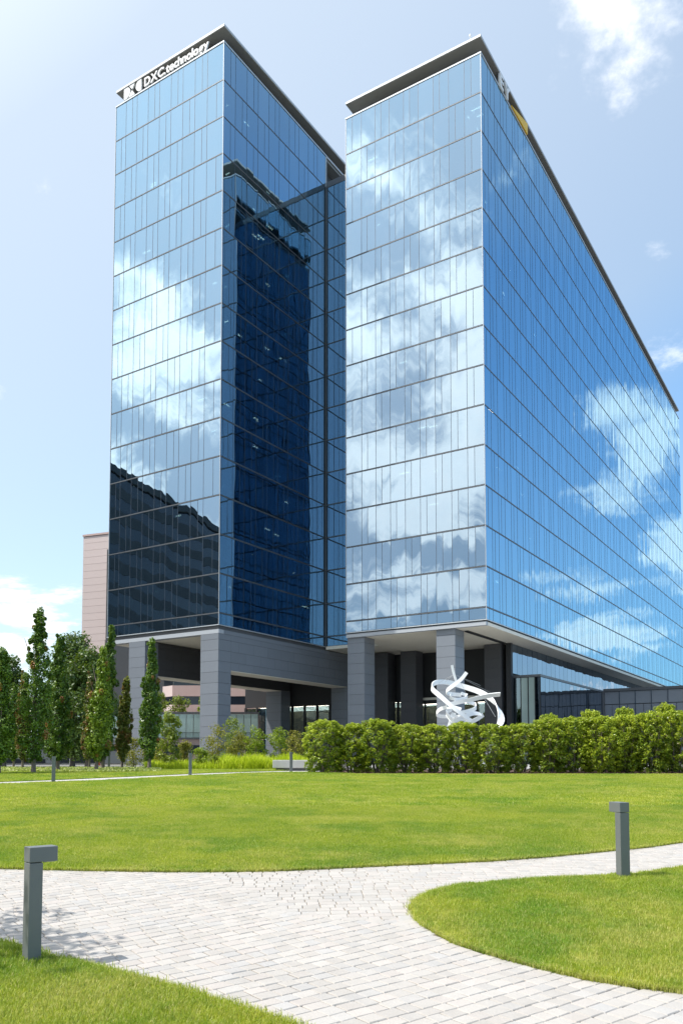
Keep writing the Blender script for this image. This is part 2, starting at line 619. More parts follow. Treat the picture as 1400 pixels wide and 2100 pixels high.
# far ground sheet
ys = np.array([-300, -50, 0, 3, 6.5, 9.4, 14, 20, 28, 35, 40, 60, 120, 400, 2500.])
xs = np.array([-2500, -300, -60, -20, -8, 0, 8, 20, 60, 300, 2500.])
V = [(x, y, float(G(y)) - 0.09) for x in xs for y in ys]
F = [(i * len(ys) + j, (i + 1) * len(ys) + j, (i + 1) * len(ys) + j + 1, i * len(ys) + j + 1)
     for i in range(len(xs) - 1) for j in range(len(ys) - 1)]
me = bpy.data.meshes.new('ground')
me.from_pydata(V, [], F)
simple('far_ground', (0.17, 0.165, 0.15), 0.95, 0, 0.15, 0.2)
me.materials.append(MATS['far_ground'])
o = bpy.data.objects.new('ground', me)
COL.objects.link(o)
tag(o, kind='structure')

# curves measured from the photograph
LL = np.array([(-30, 15.5), (-14, 12.4), (-7, 11.1), (-4.37, 10.57), (-3.71, 10.47), (-2.44, 10.34), (-1.65, 10.31), (-0.86, 10.37), (0.0, 10.6),
               (0.96, 10.88), (1.97, 11.14), (3.01, 11.58), (4.03, 12.15), (4.57, 12.44), (5.4, 13.03), (7, 14.4), (10, 17.5), (16, 25)])
LF = np.array([(-30, 12), (-20, 19.0), (-11.41, 27.42), (-9.91, 28.49), (-7.94, 30.33), (-6.0, 32.75), (-4.13, 34.74), (-2.2, 36.0), (-0.8, 36.0), (0.5, 34.3), (4, 34.0), (30, 34.0)])
PU = np.array([(-30, 13.6), (-20, 20.4), (-11.92, 28.8), (-10.33, 30.1), (-8.38, 32.2), (-6.33, 34.5), (-4.44, 37.0), (-2.4, 39.2), (0.5, 40.2)])
IU = np.array([(0.69, 8.3), (0.76, 8.63), (0.96, 9.03), (1.27, 9.34), (1.81, 9.57), (2.39, 9.8), (2.94, 9.9), (3.45, 10.02), (3.83, 10.22), (4.37, 10.57), (6, 11.7), (10, 14.5)])
IL = np.array([(0.69, 8.3), (0.70, 7.95), (0.76, 7.64), (0.96, 7.08), (1.19, 6.77), (1.5, 6.39), (1.78, 6.09), (2.06, 5.9), (2.38, 5.75), (4, 5.1), (7, 4.2), (10, 3.6)])
NL = np.array([(-9, 8.6), (-5, 7.75), (-2.9, 7.05), (-2.62, 6.87), (-2.34, 6.64), (-1.92, 6.41), (-1.59, 6.14), (-1.25, 5.9), (-0.92, 5.63), (-0.63, 5.38), (-0.36, 5.15), (0.2, 4.5), (1.0, 3.2)])
cv = lambda A: (lambda x: float(np.interp(x, A[:, 0], A[:, 1])))
ll, lf, pu, iu, il, nl = map(cv, (LL, LF, PU, IU, IL, NL))

strip_sheet('main_lawn', np.linspace(-26, 13, 90), ll, lf, 0.03, 'turf', 40, 0.12, kind='structure')
strip_sheet('island_lawn', np.concatenate([0.69 + 0.6 * np.linspace(0, 1, 14) ** 2, np.linspace(1.4, 10, 30)]), il, iu, 0.03, 'turf', 16, 0.12, kind='structure')
strip_sheet('near_lawn', np.linspace(-8, 1, 40), lambda x: 1.0, nl, 0.03, 'turf', 16, 0.12, kind='structure')
strip_sheet('garden_path', np.linspace(-28, 0.5, 60), lambda x: lf(x) + 0.02, pu, 0.0, 'path_far', 4, 0.08, kind='structure')
strip_sheet('back_lawn', np.linspace(-30, -2.0, 60), lambda x: pu(x) + 0.02, lambda x: 52.0, 0.03, 'turf', 12, 0.1, kind='structure')
strip_sheet('mulch_bed', np.linspace(-0.9, 30, 40), lambda x: lf(x) + 0.03, lambda x: 42.5, 0.012, 'mulch', 6, 0.05, kind='structure')
strip_sheet('paving_bed', np.linspace(-9, 12, 60), lambda x: 2.5, lambda x: ll(x) + 0.05, -0.011, 'joint_sand', 24, 0, kind='structure')
strip_sheet('plaza', np.linspace(-2.0, 60, 6), lambda x: 44.0, lambda x: 160.0, 0.0, 'plaza_stone', 6, 0, kind='structure')


# ------------------------------------------------------------------ pavers
def in_paving(x, y):
    if y < 3.4 or y > ll(x) + 0.08:
        return False
    if x < 1.0 and y < nl(x) - 0.08:
        return False
    if x > 0.78 and il(x) + 0.08 < y < iu(x) - 0.08:
        return False
    return True


def clipper():
    pav = []
    def rows(ang, test, seed):
        rr = random.Random(seed)
        ca, sa = math.cos(ang), math.sin(ang)
        v = -16.0
        while v < 18:
            h = rr.choice((0.125, 0.13, 0.13, 0.14))
            u = -14.0 + rr.random() * 0.2
            while u < 18:
                L = rr.choice((0.125, 0.14, 0.15, 0.16, 0.18))
                cu, cvv = u + L / 2, v + h / 2
                x, y = cu * ca - cvv * sa, cu * sa + cvv * ca
                if -8.5 < x < 9.5 and 4.2 < y < 17 and abs(x) < 0.46 * y + 2.8 and test(x, y) and in_paving(x, y):
                    pav.append((x + rr.uniform(-.0015, .0015), y + rr.uniform(-.0015, .0015), L - 0.008, h - 0.005, ang + rr.gauss(0, 0.012), rr.random()))
                u += L
            v += h
    def z2(x, y):
        s1 = y > 7.93 - 0.29 * x
        t = (x + 0.45) / (-1.25)
        s2 = x > -0.5 - (y - 8.05) * 0.52
        return s1 and s2
    rows(math.radians(38), lambda x, y: not z2(x - 0.02, y - 0.10), 3)
    rows(math.radians(6), lambda x, y: z2(x + 0.06, y + 0.05), 4)
    return pav


PAV = clipper()
PAV.sort(key=lambda p: p[1] + (0 if abs(p[0]) < 0.45 * p[1] and p[1] > 4.9 else 50))


def paver_geo(L, h, seed):
    """tumbled block: slightly uneven outline, chamfered top"""
    rr = random.Random(seed)
    c = 0.006
    j = lambda: rr.uniform(-0.006, 0.003)
    corners = [(-L / 2 + j(), -h / 2 + j()), (L / 2 + j(), -h / 2 + j()), (L / 2 + j(), h / 2 + j()), (-L / 2 + j(), h / 2 + j())]
    lift = [rr.uniform(-0.0015, 0.0015) for _ in range(4)]
    v, f = [], []
    v += [(x, y, -0.05) for x, y in corners]
    v += [(x, y, -0.006) for x, y in corners]
    for (x, y), l in zip(corners, lift):
        v.append((x - math.copysign(c, x), y - math.copysign(c, y), l))
    for k in (0, 4):
        for i in range(4):
            i2 = (i + 1) % 4
            f.append((k + i, k + i2, k + 4 + i2, k + 4 + i))
    f.append((8, 9, 10, 11))
    return v, f


paving = empty('paving', (0, 6, float(G(6))), kind='structure')
pv_meshes = {}
bv, bf, br = [], [], []
slope = lambda y: float(G(y + 0.1) - G(y - 0.1)) / 0.2
for i, (x, y, L, h, ang, r) in enumerate(PAV):
    z = float(G(y)) + (r - 0.5) * 0.003
    if i < 300:
        key = (round(L, 3), round(h, 3), i % 3)
        if key not in pv_meshes:
            v, f = paver_geo(L, h, hash(key) % 1000)
            me = bpy.data.meshes.new('paver')
            me.from_pydata(v, [], f)
            me.materials.append(MATS['paver'])
            pv_meshes[key] = me
        o = link_mesh('paver', pv_meshes[key], paving, (x, y - 6, z - float(G(6))))
        o.rotation_euler = (Matrix.Rotation(math.atan(slope(y)), 3, 'X') @ Matrix.Rotation(ang, 3, 'Z')).to_euler()
    else:
        v, f = paver_geo(L, h, i)
        ca, sa = math.cos(ang), math.sin(ang)
        k = len(bv)
        sl_ = slope(y)
        for (px, py, pz) in v:
            wx, wy = px * ca - py * sa, px * sa + py * ca
            bv.append((x + wx, y - 6 + wy, z - float(G(6)) + pz + sl_ * wy))
        bf += [tuple(k + q for q in ff) for ff in f]
        br += [r] * len(f)
me = bpy.data.meshes.new('pavers')
me.from_pydata(bv, [], bf)
me.materials.append(MATS['paver'])
a = me.attributes.new('rnd', 'FLOAT', 'FACE')
a.data.foreach_set('value', np.array(br, dtype=np.float32))
o = bpy.data.objects.new('pavers', me)
COL.objects.link(o)
o.parent = paving
o['kind'] = 'stuff'
print('pavers', len(PAV))

# ------------------------------------------------------------------ building frame
TH = 0.5668
CA, SA = math.cos(TH), math.sin(TH)
BZ = 1.22                      # ground level at the buildings
HS = 15.04 + EYE               # spandrel line
HB = HS - 1.2                  # bottom of glass
FHT = 4.1


def wl(s, t, z=0.0):
    return (s * CA + t * SA, -s * SA + t * CA, z)


PANE_MESH = {}


def pane_mesh(w, h, mat='facade_glass'):
    key = (round(w, 3), round(h, 3), mat)
    if key not in PANE_MESH:
        mb = MB()
        mb.box(-w / 2, w / 2, 0, 0.03, -h / 2, h / 2, 0.0)
        PANE_MESH[key] = mb.mesh('window_pane', mat)
    return PANE_MESH[key]


class Face:
    """a facade plane in the (s,t) frame: origin point, direction along the face, outward normal"""
    def __init__(self, root, off, s0, t0, dirv, nrm):
        self.root, self.off = root, off
        self.s0, self.t0, self.d, self.n = s0, t0, dirv, nrm
        self.rz = math.atan2(-nrm[0], nrm[1]) + math.pi   # local -y of the pane faces outward

    def pt(self, u, dep=0.0):
        """u metres along the face, dep metres outward"""
        return (self.s0 + self.d[0] * u + self.n[0] * dep, self.t0 + self.d[1] * u + self.n[1] * dep)

    def box(self, mb, u0, u1, d0, d1, z0, z1, r=None):
        a, c = self.pt(u0, d0), self.pt(u1, d1)
        mb.box(min(a[0], c[0]), max(a[0], c[0]), min(a[1], c[1]), max(a[1], c[1]), z0, z1, r)

    def pane(self, u0, u1, z0, z1, mat='facade_glass', name='window_pane'):
        a = self.pt((u0 + u1) / 2, 0.0)
        o = link_mesh(name, pane_mesh(u1 - u0, z1 - z0, mat), self.root,
                      (a[0] - self.off[0], a[1] - self.off[1], (z0 + z1) / 2 - self.off[2]))
        o.rotation_euler = (0, 0, self.rz)
        return o


def module_edges(mods, row, phase, frac):
    """pane boundaries: every other module is split in two"""
    e = [0.0]
    x = 0.0
    for i, w in enumerate(mods):
        if (i + row + phase) % 2 == 0:
            e.append(x + w * frac)
        x += w
        e.append(x)
    return e


def curtain(face, mods, phase, frac, rows, budget, frame, panes_stuff, blinds, near_first=True, corner0=True):
    """rows: list of (z0,z1).  Returns panes used from the budget."""
    used = 0
    W_ = sum(mods)
    for ri, (z0, z1) in enumerate(rows):
        row = max(ri, 1)
        e = module_edges(mods, row, phase, frac)
        for k in range(len(e) - 1):
            u0, u1 = e[k] + 0.025, e[k + 1] - 0.025
            a, c = z0 + 0.03, z1 - 0.03
            if used < budget and u0 < budget_u:
                face.pane(u0, u1, a, c)
                used += 1
            else:
                face.box(panes_stuff, u0, u1, -0.03, 0.0, a, c)
            if k:
                face.box(frame, e[k] - 0.021, e[k] + 0.021, -0.05, 0.010, z0, z1)
            wide = (u1 - u0) > 1.4
            if blinds is not None and ri > 0 and face.d is not None:
                p = random.random()
                if wide and p < 0.75:
                    drop = (z1 - z0) * random.choice((0.2, 0.22, 0.22, 0.5, 0.8))
                    face.box(blinds, u0, u1, -0.42, -0.40, c - drop, c)
                elif not wide and p < 0.6:
                    face.box(blinds, u0, u1, -0.42, -0.40, a + 0.1, c)
    return used


budget_u = 1e9


def stone_panels(root, off, s0, s1, t0, t1, z0, z1, faces, course, width=None, mat='granite', dep=0.05, first_short=0.55):
    """core box plus individually laid stone panels with recessed joints on the given faces"""
    core = MB(off)
    core.box(s0 + dep, s1 - dep, t0 + dep, t1 - dep, z0, z1)
    core.build('stone_core', 'granite_shaded', root)
    g = 0.018
    zs = [z1]
    z = z1 - course * first_short
    while z > z0 + 0.15:
        zs.append(z)
        z -= course
    zs.append(z0)
    for i in range(len(zs) - 1):
        b_, t_ = zs[i + 1] + g, zs[i] - g * 0.3
        for fc in faces:
            if fc in 'AC':      # A: t = t0 plane, C: t1
                L = s1 - s0
                n = max(1, round(L / width)) if width else 1
                sh = 0.5 * L / n if (width and i % 2) else 0
                edges = [s0] + [s0 + L * k / n - sh for k in range(1, n + (1 if sh else 0))] + [s1]
                for k in range(len(edges) - 1):
                    mb = MB(off)
                    y0, y1 = (t0, t0 + dep + 0.02) if fc == 'A' else (t1 - dep - 0.02, t1)
                    gg = 0.006
                    mb.box(edges[k] + (gg if k else 0), edges[k + 1] - (gg if k < len(edges) - 2 else 0), y0, y1, b_, t_, 0.0)
                    mb.build('stone_panel', mat, root)
            else:               # B: s = s1 plane, D: s0
                L = (t1 - t0) - (dep + 0.022) * (2 if 'C' in faces else 1)
                ta = t0 + dep + 0.022 if 'A' in faces else t0
                L += 0 if 'A' in faces else dep + 0.022
                n = max(1, round(L / width)) if width else 1
                sh = 0.5 * L / n if (width and i % 2) else 0
                edges = [ta] + [ta + L * k / n - sh for k in range(1, n + (1 if sh else 0))] + [ta + L]
                for k in range(len(edges) - 1):
                    mb = MB(off)
                    x0, x1 = (s1 - dep - 0.02, s1) if fc == 'B' else (s0, s0 + dep + 0.02)
                    gg = 0.006
                    mb.box(x0, x1, edges[k] + (gg if k else 0), edges[k + 1] - (gg if k < len(edges) - 2 else 0), b_, t_, 0.0)
                    mb.build('stone_panel', mat, root)


def pillar(root, off, s0, s1, t0, t1, z1, faces='AB', course=1.12, mat='granite'):
    p = empty('stone_pillar')
    p.parent = root
    p.location = (s0 - off[0], t0 - off[1], BZ - off[2])
    stone_panels(p, (s0, t0, BZ), s0, s1, t0, t1, BZ - 0.1, z1, faces, course, mat=mat)
    return p


def roof(root, off, s0, s1, t0, t1, z0, z1):
    mb = MB(off)
    mb.box(s0, s1, t0, t1, z0 + 0.06, z1)
    mb.build('roof_slab', 'roof_metal', root)
    mb = MB(off)
    mb.box(s0 + 0.06, s1 - 0.06, t0 + 0.06, t1 - 0.06, z0, z0 + 0.06)
    mb.build('roof_soffit', 'roof_soffit', root)


def tower(name, label, s0, s1, t0, t1, nfl, modsA, phA, frA, modsB, phB, frB, modsC, tCend, tBend):
    off = (s0, t0, BZ)
    root = empty(name, wl(s0, t0, BZ), -TH, label=label, cat='office tower', group='glass office towers')
    rows = [(HB, HS - 0.06)] + [(HS + FHT * i + 0.06, HS + FHT * (i + 1) - 0.06) for i in range(nfl)]
    top = HS + FHT * nfl + 4.2
    rows.append((HS + FHT * nfl + 0.06, top - 0.02))
    frame, stuff, blinds = MB(off), MB(off), MB(off)
    fA = Face(root, off, s0, t0, (1, 0), (0, -1))
    fB = Face(root, off, s1, t0, (0, 1), (1, 0))
    fC = Face(root, off, s0, t0, (0, 1), (-1, 0))
    global budget_u
    budget_u = 1e9
    used = curtain(fA, modsA, phA, frA, rows, 300, frame, stuff, blinds)
    budget_u = 4.0 if used < 290 else 0
    used += curtain(fB, modsB, phB, frB, rows, max(0, 300 - used), frame, stuff, blinds)
    budget_u = 0
    curtain(fC, modsC, 0, 0.5, rows, 0, frame, stuff, None)
    frame.build('mullions', 'mullion', root, kind='stuff')
    stuff.build('window_panes', 'facade_glass', root, kind='stuff')
    blinds.build('window_blinds', 'blind', root, kind='stuff')
    # transoms at every floor
    zs = [HS + FHT * i for i in range(nfl + 1)]
    for z in zs:
        mb = MB(off)
        mb.box(s0 - 0.03, s1 + 0.03, t0 - 0.03, t0 + 0.03, z - 0.05, z + 0.05)
        mb.box(s1 - 0.03, s1 + 0.03, t0 + 0.03, t0 + tBend, z - 0.05, z + 0.05)
        mb.box(s0 - 0.03, s0 + 0.03, t0 + 0.03, t0 + tCend, z - 0.06, z + 0.06)
        mb.build('transom', 'transom', root)
    for z0_, z1_, nm, dd, mt in ((HB - 0.09, HB - 0.01, 'bottom_trim', 0.06, 'trim_silver'), (top - 0.02, top + 0.12, 'parapet_cap', 0.07, 'trim_silver')):
        mb = MB(off)
        mb.box(s0 - dd, s1 + dd, t0 - dd, t0 + 0.05, z0_, z1_)
        mb.box(s1 - 0.05, s1 + dd, t0 + 0.05, t0 + tBend, z0_, z1_)
        mb.box(s0 - dd, s0 + 0.05, t0 + 0.05, t0 + tCend, z0_, z1_)
        mb.build(nm, mt, root)
    # corner posts
    for (cs, ct) in ((s1, t0), (s0, t0)):
        mb = MB(off)
        sg = 1 if cs == s1 else -1
        a_, c_ = sorted((cs + sg * 0.04, cs - sg * 0.02))
        mb.box(a_, c_, ct - 0.04, ct + 0.02, HB, top)
        mb.build('corner_post', 'aluminium', root)
    # interior: core, slabs
    core = MB(off)
    core.box(s0 + 5.2, s1 - 5.2, t0 + 5.2, t1 - 2, HB, top - 0.3)
    core.build('core_wall', 'interior', root)
    slabs = MB(off)
    for z in zs[:-1] + [zs[-1]]:
        slabs.box(s0 + 0.14, s1 - 0.14, t0 + 0.14, t1 - 0.3, z - 0.45, z + 0.05)
        # raised plenum edge seen through the glass
    slabs.box(s0 + 0.14, s1 - 0.14, t0 + 0.14, t1 - 0.3, top - 0.35, top - 0.1)
    slabs.build('floor_slabs', 'slab', root, kind='stuff')
    lamps, cols, rooms = MB(off), MB(off), MB(off)
    rr = random.Random(len(modsC))
    for i, z in enumerate(zs[1:]):
        c_ = z - 0.47
        for (ax, n_) in (('B', 5), ('A', 4)):
            L_ = min(tBend, 24) if ax == 'B' else s1 - s0
            for k in range(n_):
                u = rr.uniform(1.5, L_ - 1.5)
                q = rr.uniform(0.8, 3.2)
                on = rr.random() < 0.42
                if ax == 'B':
                    if on:
                        lamps.box(s1 - q - 0.06, s1 - q + 0.06, t0 + u, t0 + u + 1.2, c_ - 0.05, c_)
                elif on:
                    lamps.box(s0 + u, s0 + u + 1.2, t0 + q - 0.06, t0 + q + 0.06, c_ - 0.05, c_)
            # partition walls and furniture-height units behind the glass
            for k in range(2):
                u = rr.uniform(1.5, L_ - 3)
                w_ = rr.uniform(0.8, 2.2)
                h_ = rr.choice((1.1, 1.4, 3.4))
                q = rr.uniform(0.7, 2.5)
                if ax == 'B':
                    rooms.box(s1 - q - 0.12, s1 - q, t0 + u, t0 + u + w_, z - FHT + 0.06, z - FHT + 0.06 + h_)
                else:
                    rooms.box(s0 + u, s0 + u + w_, t0 + q, t0 + q + 0.12, z - FHT + 0.06, z - FHT + 0.06 + h_)
        for k in range(3):
            cols.box(s1 - 1.9, s1 - 1.3, t0 + 1.4 + k * 7.2, t0 + 2.0 + k * 7.2, z - FHT + 0.05, c_)
            cols.box(s0 + 1.4 + k * 6.0, s0 + 2.0 + k * 6.0, t0 + 1.3, t0 + 1.9, z - FHT + 0.05, c_)
    lamps.build('ceiling_lights', 'ceiling_lamp', root, kind='stuff')
    cols.build('interior_columns', 'blind', root, kind='stuff')
    rooms.build('interior_partitions', 'blind', root, kind='stuff')
    back = MB(off)
    back.box(s0 + 0.1, s1 - 0.1, t1 - 0.25, t1, HB, top)
    back.build('rear_wall', 'reveal', root)
    # roof
    roof(root, off, s0 - 0.05, s1 + 0.05, t0 - 0.05, t1 + 0.05, top + 1.72, top + 2.02)
    ph = MB(off)
    ph.box(s0 + 3.2, s1 - 3.2, t0 + 3.2, t1 - 1, top - 0.1, top + 1.72)
    ph.build('penthouse_wall', 'roof_soffit', root)
    return root, off, top, fA, fB, fC


mA1 = [1.68] + [1.79] * 7 + [2.28]
mA1 = [m * 16.49 / sum(mA1) for m in mA1]
mB1 = [19.74 / 10] * 10
T1S0, T1S1, T1T0 = -71.67, -55.18, 63.31
T1, off1, top1, fA1, fB1, fC1 = tower('office_tower', 'left glass office tower with white lettering under its roof edge and grey stone portal legs',
                                     T1S0, T1S1, T1T0, T1T0 + 62, 14, mA1, 0, 0.58, mB1, 1, 0.6, [1.8] * 34, 61.2, 19.74)
mA2 = [2.02] + [1.78] * 7 + [1.84]
mA2 = [m * 16.31 / sum(mA2) for m in mA2]
T2S0, T2S1, T2T0 = -47.17, -30.86, 75.07
T2, off2, top2, fA2, fB2, fC2 = tower('office_tower', 'right glass office tower, the nearest and widest, with grey and yellow roof sign',
                                     T2S0, T2S1, T2T0, T2T0 + 107.4, 13, mA2, 0, 0.41, [107.4 / 60] * 60, 1, 0.42, [7.98 / 4] * 4, 7.98, 107.4)

# ---- linking wing between the towers (part of the left tower)
LT = 83.05
lk = empty('linking_wing')
lk.parent = T1
loff = (T1S1, LT, BZ)
lk.location = (T1S1 - off1[0], LT - off1[1], 0)
fL = Face(lk, loff, T1S1, LT, (1, 0), (0, -1))
frame, stuff = MB(loff), MB(loff)
rowsL = [(HB, HS - 0.06)] + [(HS + FHT * i + 0.06, HS + FHT * (i + 1) - 0.06) for i in range(14)]
budget_u = 0
curtain(fL, [8.01 / 4] * 4, 0, 0.6, rowsL, 0, frame, stuff, None)
frame.build('mullion', 'mullion', lk, kind='stuff')
stuff.build('window_pane', 'facade_glass', lk, kind='stuff')
mb = MB(loff)
for i in range(15):
    z = HS + FHT * i
    mb.box(T1S1 + 0.02, T2S0 - 0.06, LT - 0.05, LT + 0.03, z - 0.06, z + 0.06)
mb.build('transom', 'transom', lk)
mb = MB(loff)
mb.box(T1S1 + 0.03, T2S0 - 0.03, LT - 0.06, LT + 0.5, HS + FHT * 14 + 0.06, HS + FHT * 14 + 0.66)
mb.build('parapet', 'transom', lk)
mb = MB(loff)
mb.box(T1S1 + 0.051, T1S1 + 0.20, LT - 0.20, LT - 0.051, HB, HS + FHT * 14 + 0.06)
mb.build('corner_post', 'transom', lk)
mb = MB(loff)
mb.box(T1S1 + 0.05, T2S0 - 0.05, LT + 0.3, LT + 40, HB, HS + FHT * 14)
mb.build('core_wall', 'interior', lk)
mb = MB(loff)
mb.box(T1S1 + 0.05, T2S0 - 0.05, LT, LT + 12, HB - 0.4, HB - 0.01)
mb.build('soffit', 'soffit', lk)
# open roof terrace beside the left tower's top floor: dark wall, door frame
mb = MB(off1)
mb.box(T1S1 - 1.6, T1S1 - 1.3, LT + 0.1, LT + 30, HS + FHT * 14 + 0.1, top1 + 1.72)
mb.build('terrace_wall', 'reveal', T1)
mb = MB(off1)
mb.box(T1S1 - 0.06, T1S1 + 0.07, LT, LT + 30, top1 - 0.10, top1 + 0.12)
mb.box(T1S1 - 0.04, T1S1 + 0.05, LT - 0.1, LT + 0.06, HS + FHT * 14, top1 - 0.1)
mb.build('terrace_beam', 'roof_metal', T1)

# ---- left tower podium
ZB1, ZT1 = 11.0, 14.68
mb = MB(off1)
mb.box(T1S0 + 0.1, T1S1 - 0.12, T1T0 + 0.12, T1T0 + 40, 15.1, HB - 0.1)
mb.build('reveal_band', 'reveal', T1)
mb = MB(off1)
mb.box(T1S0, T1S1, T1T0, T1T0 + 0.8, ZT1 + 0.01, 15.10)
mb.build('fascia_band', 'light_stone', T1)
mb = MB(off1)
mb.box(T1S1 - 0.5, T1S1, T1T0 + 0.801, T1T0 + 27, ZT1 + 0.01, 15.10)
mb.build('fascia_band', 'granite', T1)
mb = MB(off1)
mb.box(T1S0 + 0.02, T1S1 - 0.52, T1T0 + 0.82, T1T0 + 45, ZT1 + 0.10, 15.08)
mb.build('soffit', 'soffit', T1)
pillar(T1, off1, -57.62, -55.20, T1T0 + 0.01, T1T0 + 2.0, ZT1, 'AB')
pillar(T1, off1, -68.18, -65.70, T1T0 + 0.01, T1T0 + 2.0, ZT1, 'AB')
pillar(T1, off1, -68.18, -65.70, 88.08, 90.2, ZB1 - 0.02, 'AB')
pillar(T1, off1, -57.62, -55.20, 88.08, 90.2, ZB1 - 0.02, 'AB', mat='granite')
# beams above the pillars, panelled
for (a_, c_, fcs, mt) in ((-57.62, -55.20, 'BD', 'granite'), (-68.18, -65.70, 'BD', 'granite_shaded')):
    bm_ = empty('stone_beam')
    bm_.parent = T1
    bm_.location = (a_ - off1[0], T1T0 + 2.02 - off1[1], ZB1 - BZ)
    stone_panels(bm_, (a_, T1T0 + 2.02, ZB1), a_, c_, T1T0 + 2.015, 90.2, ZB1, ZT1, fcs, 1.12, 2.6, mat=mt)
    mb = MB((a_, T1T0 + 2.02, ZB1))
    mb.box(a_ + 0.05, c_ - 0.05, T1T0 + 2.03, 90.1, ZB1 - 0.06, ZB1 - 0.005)
    mb.build('beam_soffit', 'soffit', bm_)
# lobby under the link: dark glazed screen at t = 90
mb = MB(off1)
mb.box(-73.9, -47.3, 90.6, 90.8, 9.0, 15.0)
mb.build('lobby_head', 'dark_void', T1)
mb = MB(off1)
mb.box(-73.9, -33.8, 101.0, 101.3, BZ, 9.5)
mb.build('lobby_rear_wall', 'lobby_wall', T1)
mb = MB(off1)
mb.box(-73.9, -33.8, 91.0, 101.0, 9.1, 9.4)
mb.build('lobby_ceiling', 'soffit', T1)
lob = MB(off1)
for q in range(4):
    lob.box(-73, -34.5, 93.0 + q * 2.4, 93.12 + q * 2.4, 9.03, 9.09)
lob.build('lobby_ceiling_lights', 'ceiling_lamp', T1)
for k in range(13):
    u = -73.8 + k * 2.05
    f_ = Face(T1, off1, u, 90.65, (1, 0), (0, -1))
    f_.pane(0.08, 1.97, 4.6, 8.9, 'lobby_glass', 'lobby_pane')
    f_.pane(0.08, 1.97, BZ + 0.1, 4.5, 'lobby_glass', 'lobby_pane')
    m_ = MB(off1)
    m_.box(u - 0.12, u + 0.12, 90.45, 90.75, BZ, 9.0)
    m_.build('lobby_mullion', 'dark_void', T1)

# ---- right tower podium
mb = MB(off2)
mb.box(T2S0 + 0.1, T2S1 - 0.14, T2T0 + 0.14, T2T0 + 107, 15.36, HB - 0.1)
mb.build('reveal_band', 'reveal', T2)
mb = MB(off2)
mb.box(T2S0 - 0.02, T2S1 - 0.06, T2T0 + 0.02, T2T0 + 0.5, 15.0, 15.355)
mb.build('fascia_band', 'light_stone', T2)
mb = MB(off2)
mb.box(T2S1 - 0.56, T2S1 - 0.06, T2T0 + 0.501, T2T0 + 107, 15.02, 15.355)
mb.build('fascia_band', 'soffit', T2)
mb = MB(off2)
mb.box(T2S0, T2S1 - 0.57, T2T0 + 0.51, T2T0 + 107, 15.02, 15.34)
mb.build('soffit', 'soffit', T2)
mb = MB(off2)
mb.box(-34.30, -33.85, T2T0 + 2.4, 88.0, 14.9, 15.015)
mb.build('soffit_slot', 'dark_void', T2)
pillar(T2, off2, -47.17, -45.05, T2T0 + 0.3, T2T0 + 2.5, 14.99, 'AB')
pillar(T2, off2, -36.47, -34.38, T2T0 + 0.3, T2T0 + 2.5, 14.99, 'AB')
pillar(T2, off2, -47.6, -45.5, 88.3, 90.2, 14.99, 'AB', mat='granite_shaded')
pillar(T2, off2, -36.5, -34.45, 88.0, 90.0, 14.99, 'AB', mat='granite_shaded')
pillar(T2, off2, -51.6, -49.4, 88.3, 90.2, 14.99, 'AB', mat='granite_shaded')
# glazed lobby screen behind the pillars (t = 91) with vestibule and long side wall (s = -33.5)
LG = 91.0
fx = Face(T2, off2, -47.3, LG, (1, 0), (0, -1))
mb = MB(off2)
mb.box(-47.3, -33.6, LG + 0.1, LG + 0.3, 8.6, 15.0)
mb.build('lobby_head', 'dark_void', T2)
n = 8
wd = 13.7 / n
for k in range(n):
    for z0_, z1_ in ((BZ + 0.1, 4.4), (4.5, 8.5)):
        fx.pane(k * wd + 0.07, (k + 1) * wd - 0.07, z0_, z1_, 'lobby_glass', 'lobby_pane')
    m_ = MB(off2)
    m_.box(-47.3 + k * wd - 0.09, -47.3 + k * wd + 0.09, LG - 0.2, LG + 0.1, BZ, 8.6)
    m_.build('lobby_mullion', 'dark_void', T2)
m_ = MB(off2)
m_.box(-47.3, -33.7, LG - 0.12, LG + 0.08, 4.40, 4.50)
m_.build('lobby_transom', 'mullion', T2)
sw = Face(T2, off2, -33.5, 88.2, (0, 1), (1, 0))
mb = MB(off2)
sw.box(mb, 0, 94, -0.45, -0.2, BZ, 15.0)
mb.build('side_backing', 'dark_void', T2)
for k in range(40):
    for z0_, z1_ in ((11.6, 14.98), (6.0, 11.3)):
        sw.pane(0.6 + k * 1.75, 0.6 + (k + 1) * 1.75 - 0.06, z0_, z1_, 'far_glass', 'side_pane')
m_ = MB(off2)
m_.box(-30.6, -30.05, 114.9, 115.35, BZ, 11.3)
m_.build('corner_post', 'reveal', T2)
m_ = MB(off2)
sw.box(m_, 0.0, 0.55, -0.2, 0.15, BZ, 15.0)
m_.build('side_post', 'dark_void', T2)
# vestibule
ve = empty('vestibule')
ve.parent = T2
vo = (-33.5, 89.0, BZ)
ve.location = (vo[0] - off2[0], vo[1] - off2[1], 0)
mb = MB(vo)
mb.box(-33.45, -30.20, 88.95, 115.1, 11.05, 11.32)
mb.build('roof', 'transom', ve)
f1 = Face(ve, vo, -33.4, 89.0, (1, 0), (0, -1))
for (u0, u1, mt) in ((0.0, 0.85, 'lobby_glass'), (0.9, 1.70, 'window_green'), (1.76, 2.5, 'window_green'), (2.56, 3.1, 'lobby_glass')):
    for z0_, z1_ in ((BZ + 0.1, 5.2), (5.28, 11.0)):
        f1.pane(u0 + 0.03, u1 - 0.03, z0_, z1_, mt, 'door_pane' if mt == 'window_green' else 'vestibule_pane')
m_ = MB(vo)
for u in (-33.42, -32.53, -31.66, -30.87, -30.30):
    m_.box(u - 0.035, u + 0.035, 88.93, 89.05, BZ, 11.04)
m_.box(-33.4, -30.3, 88.94, 89.04, 5.2, 5.28)
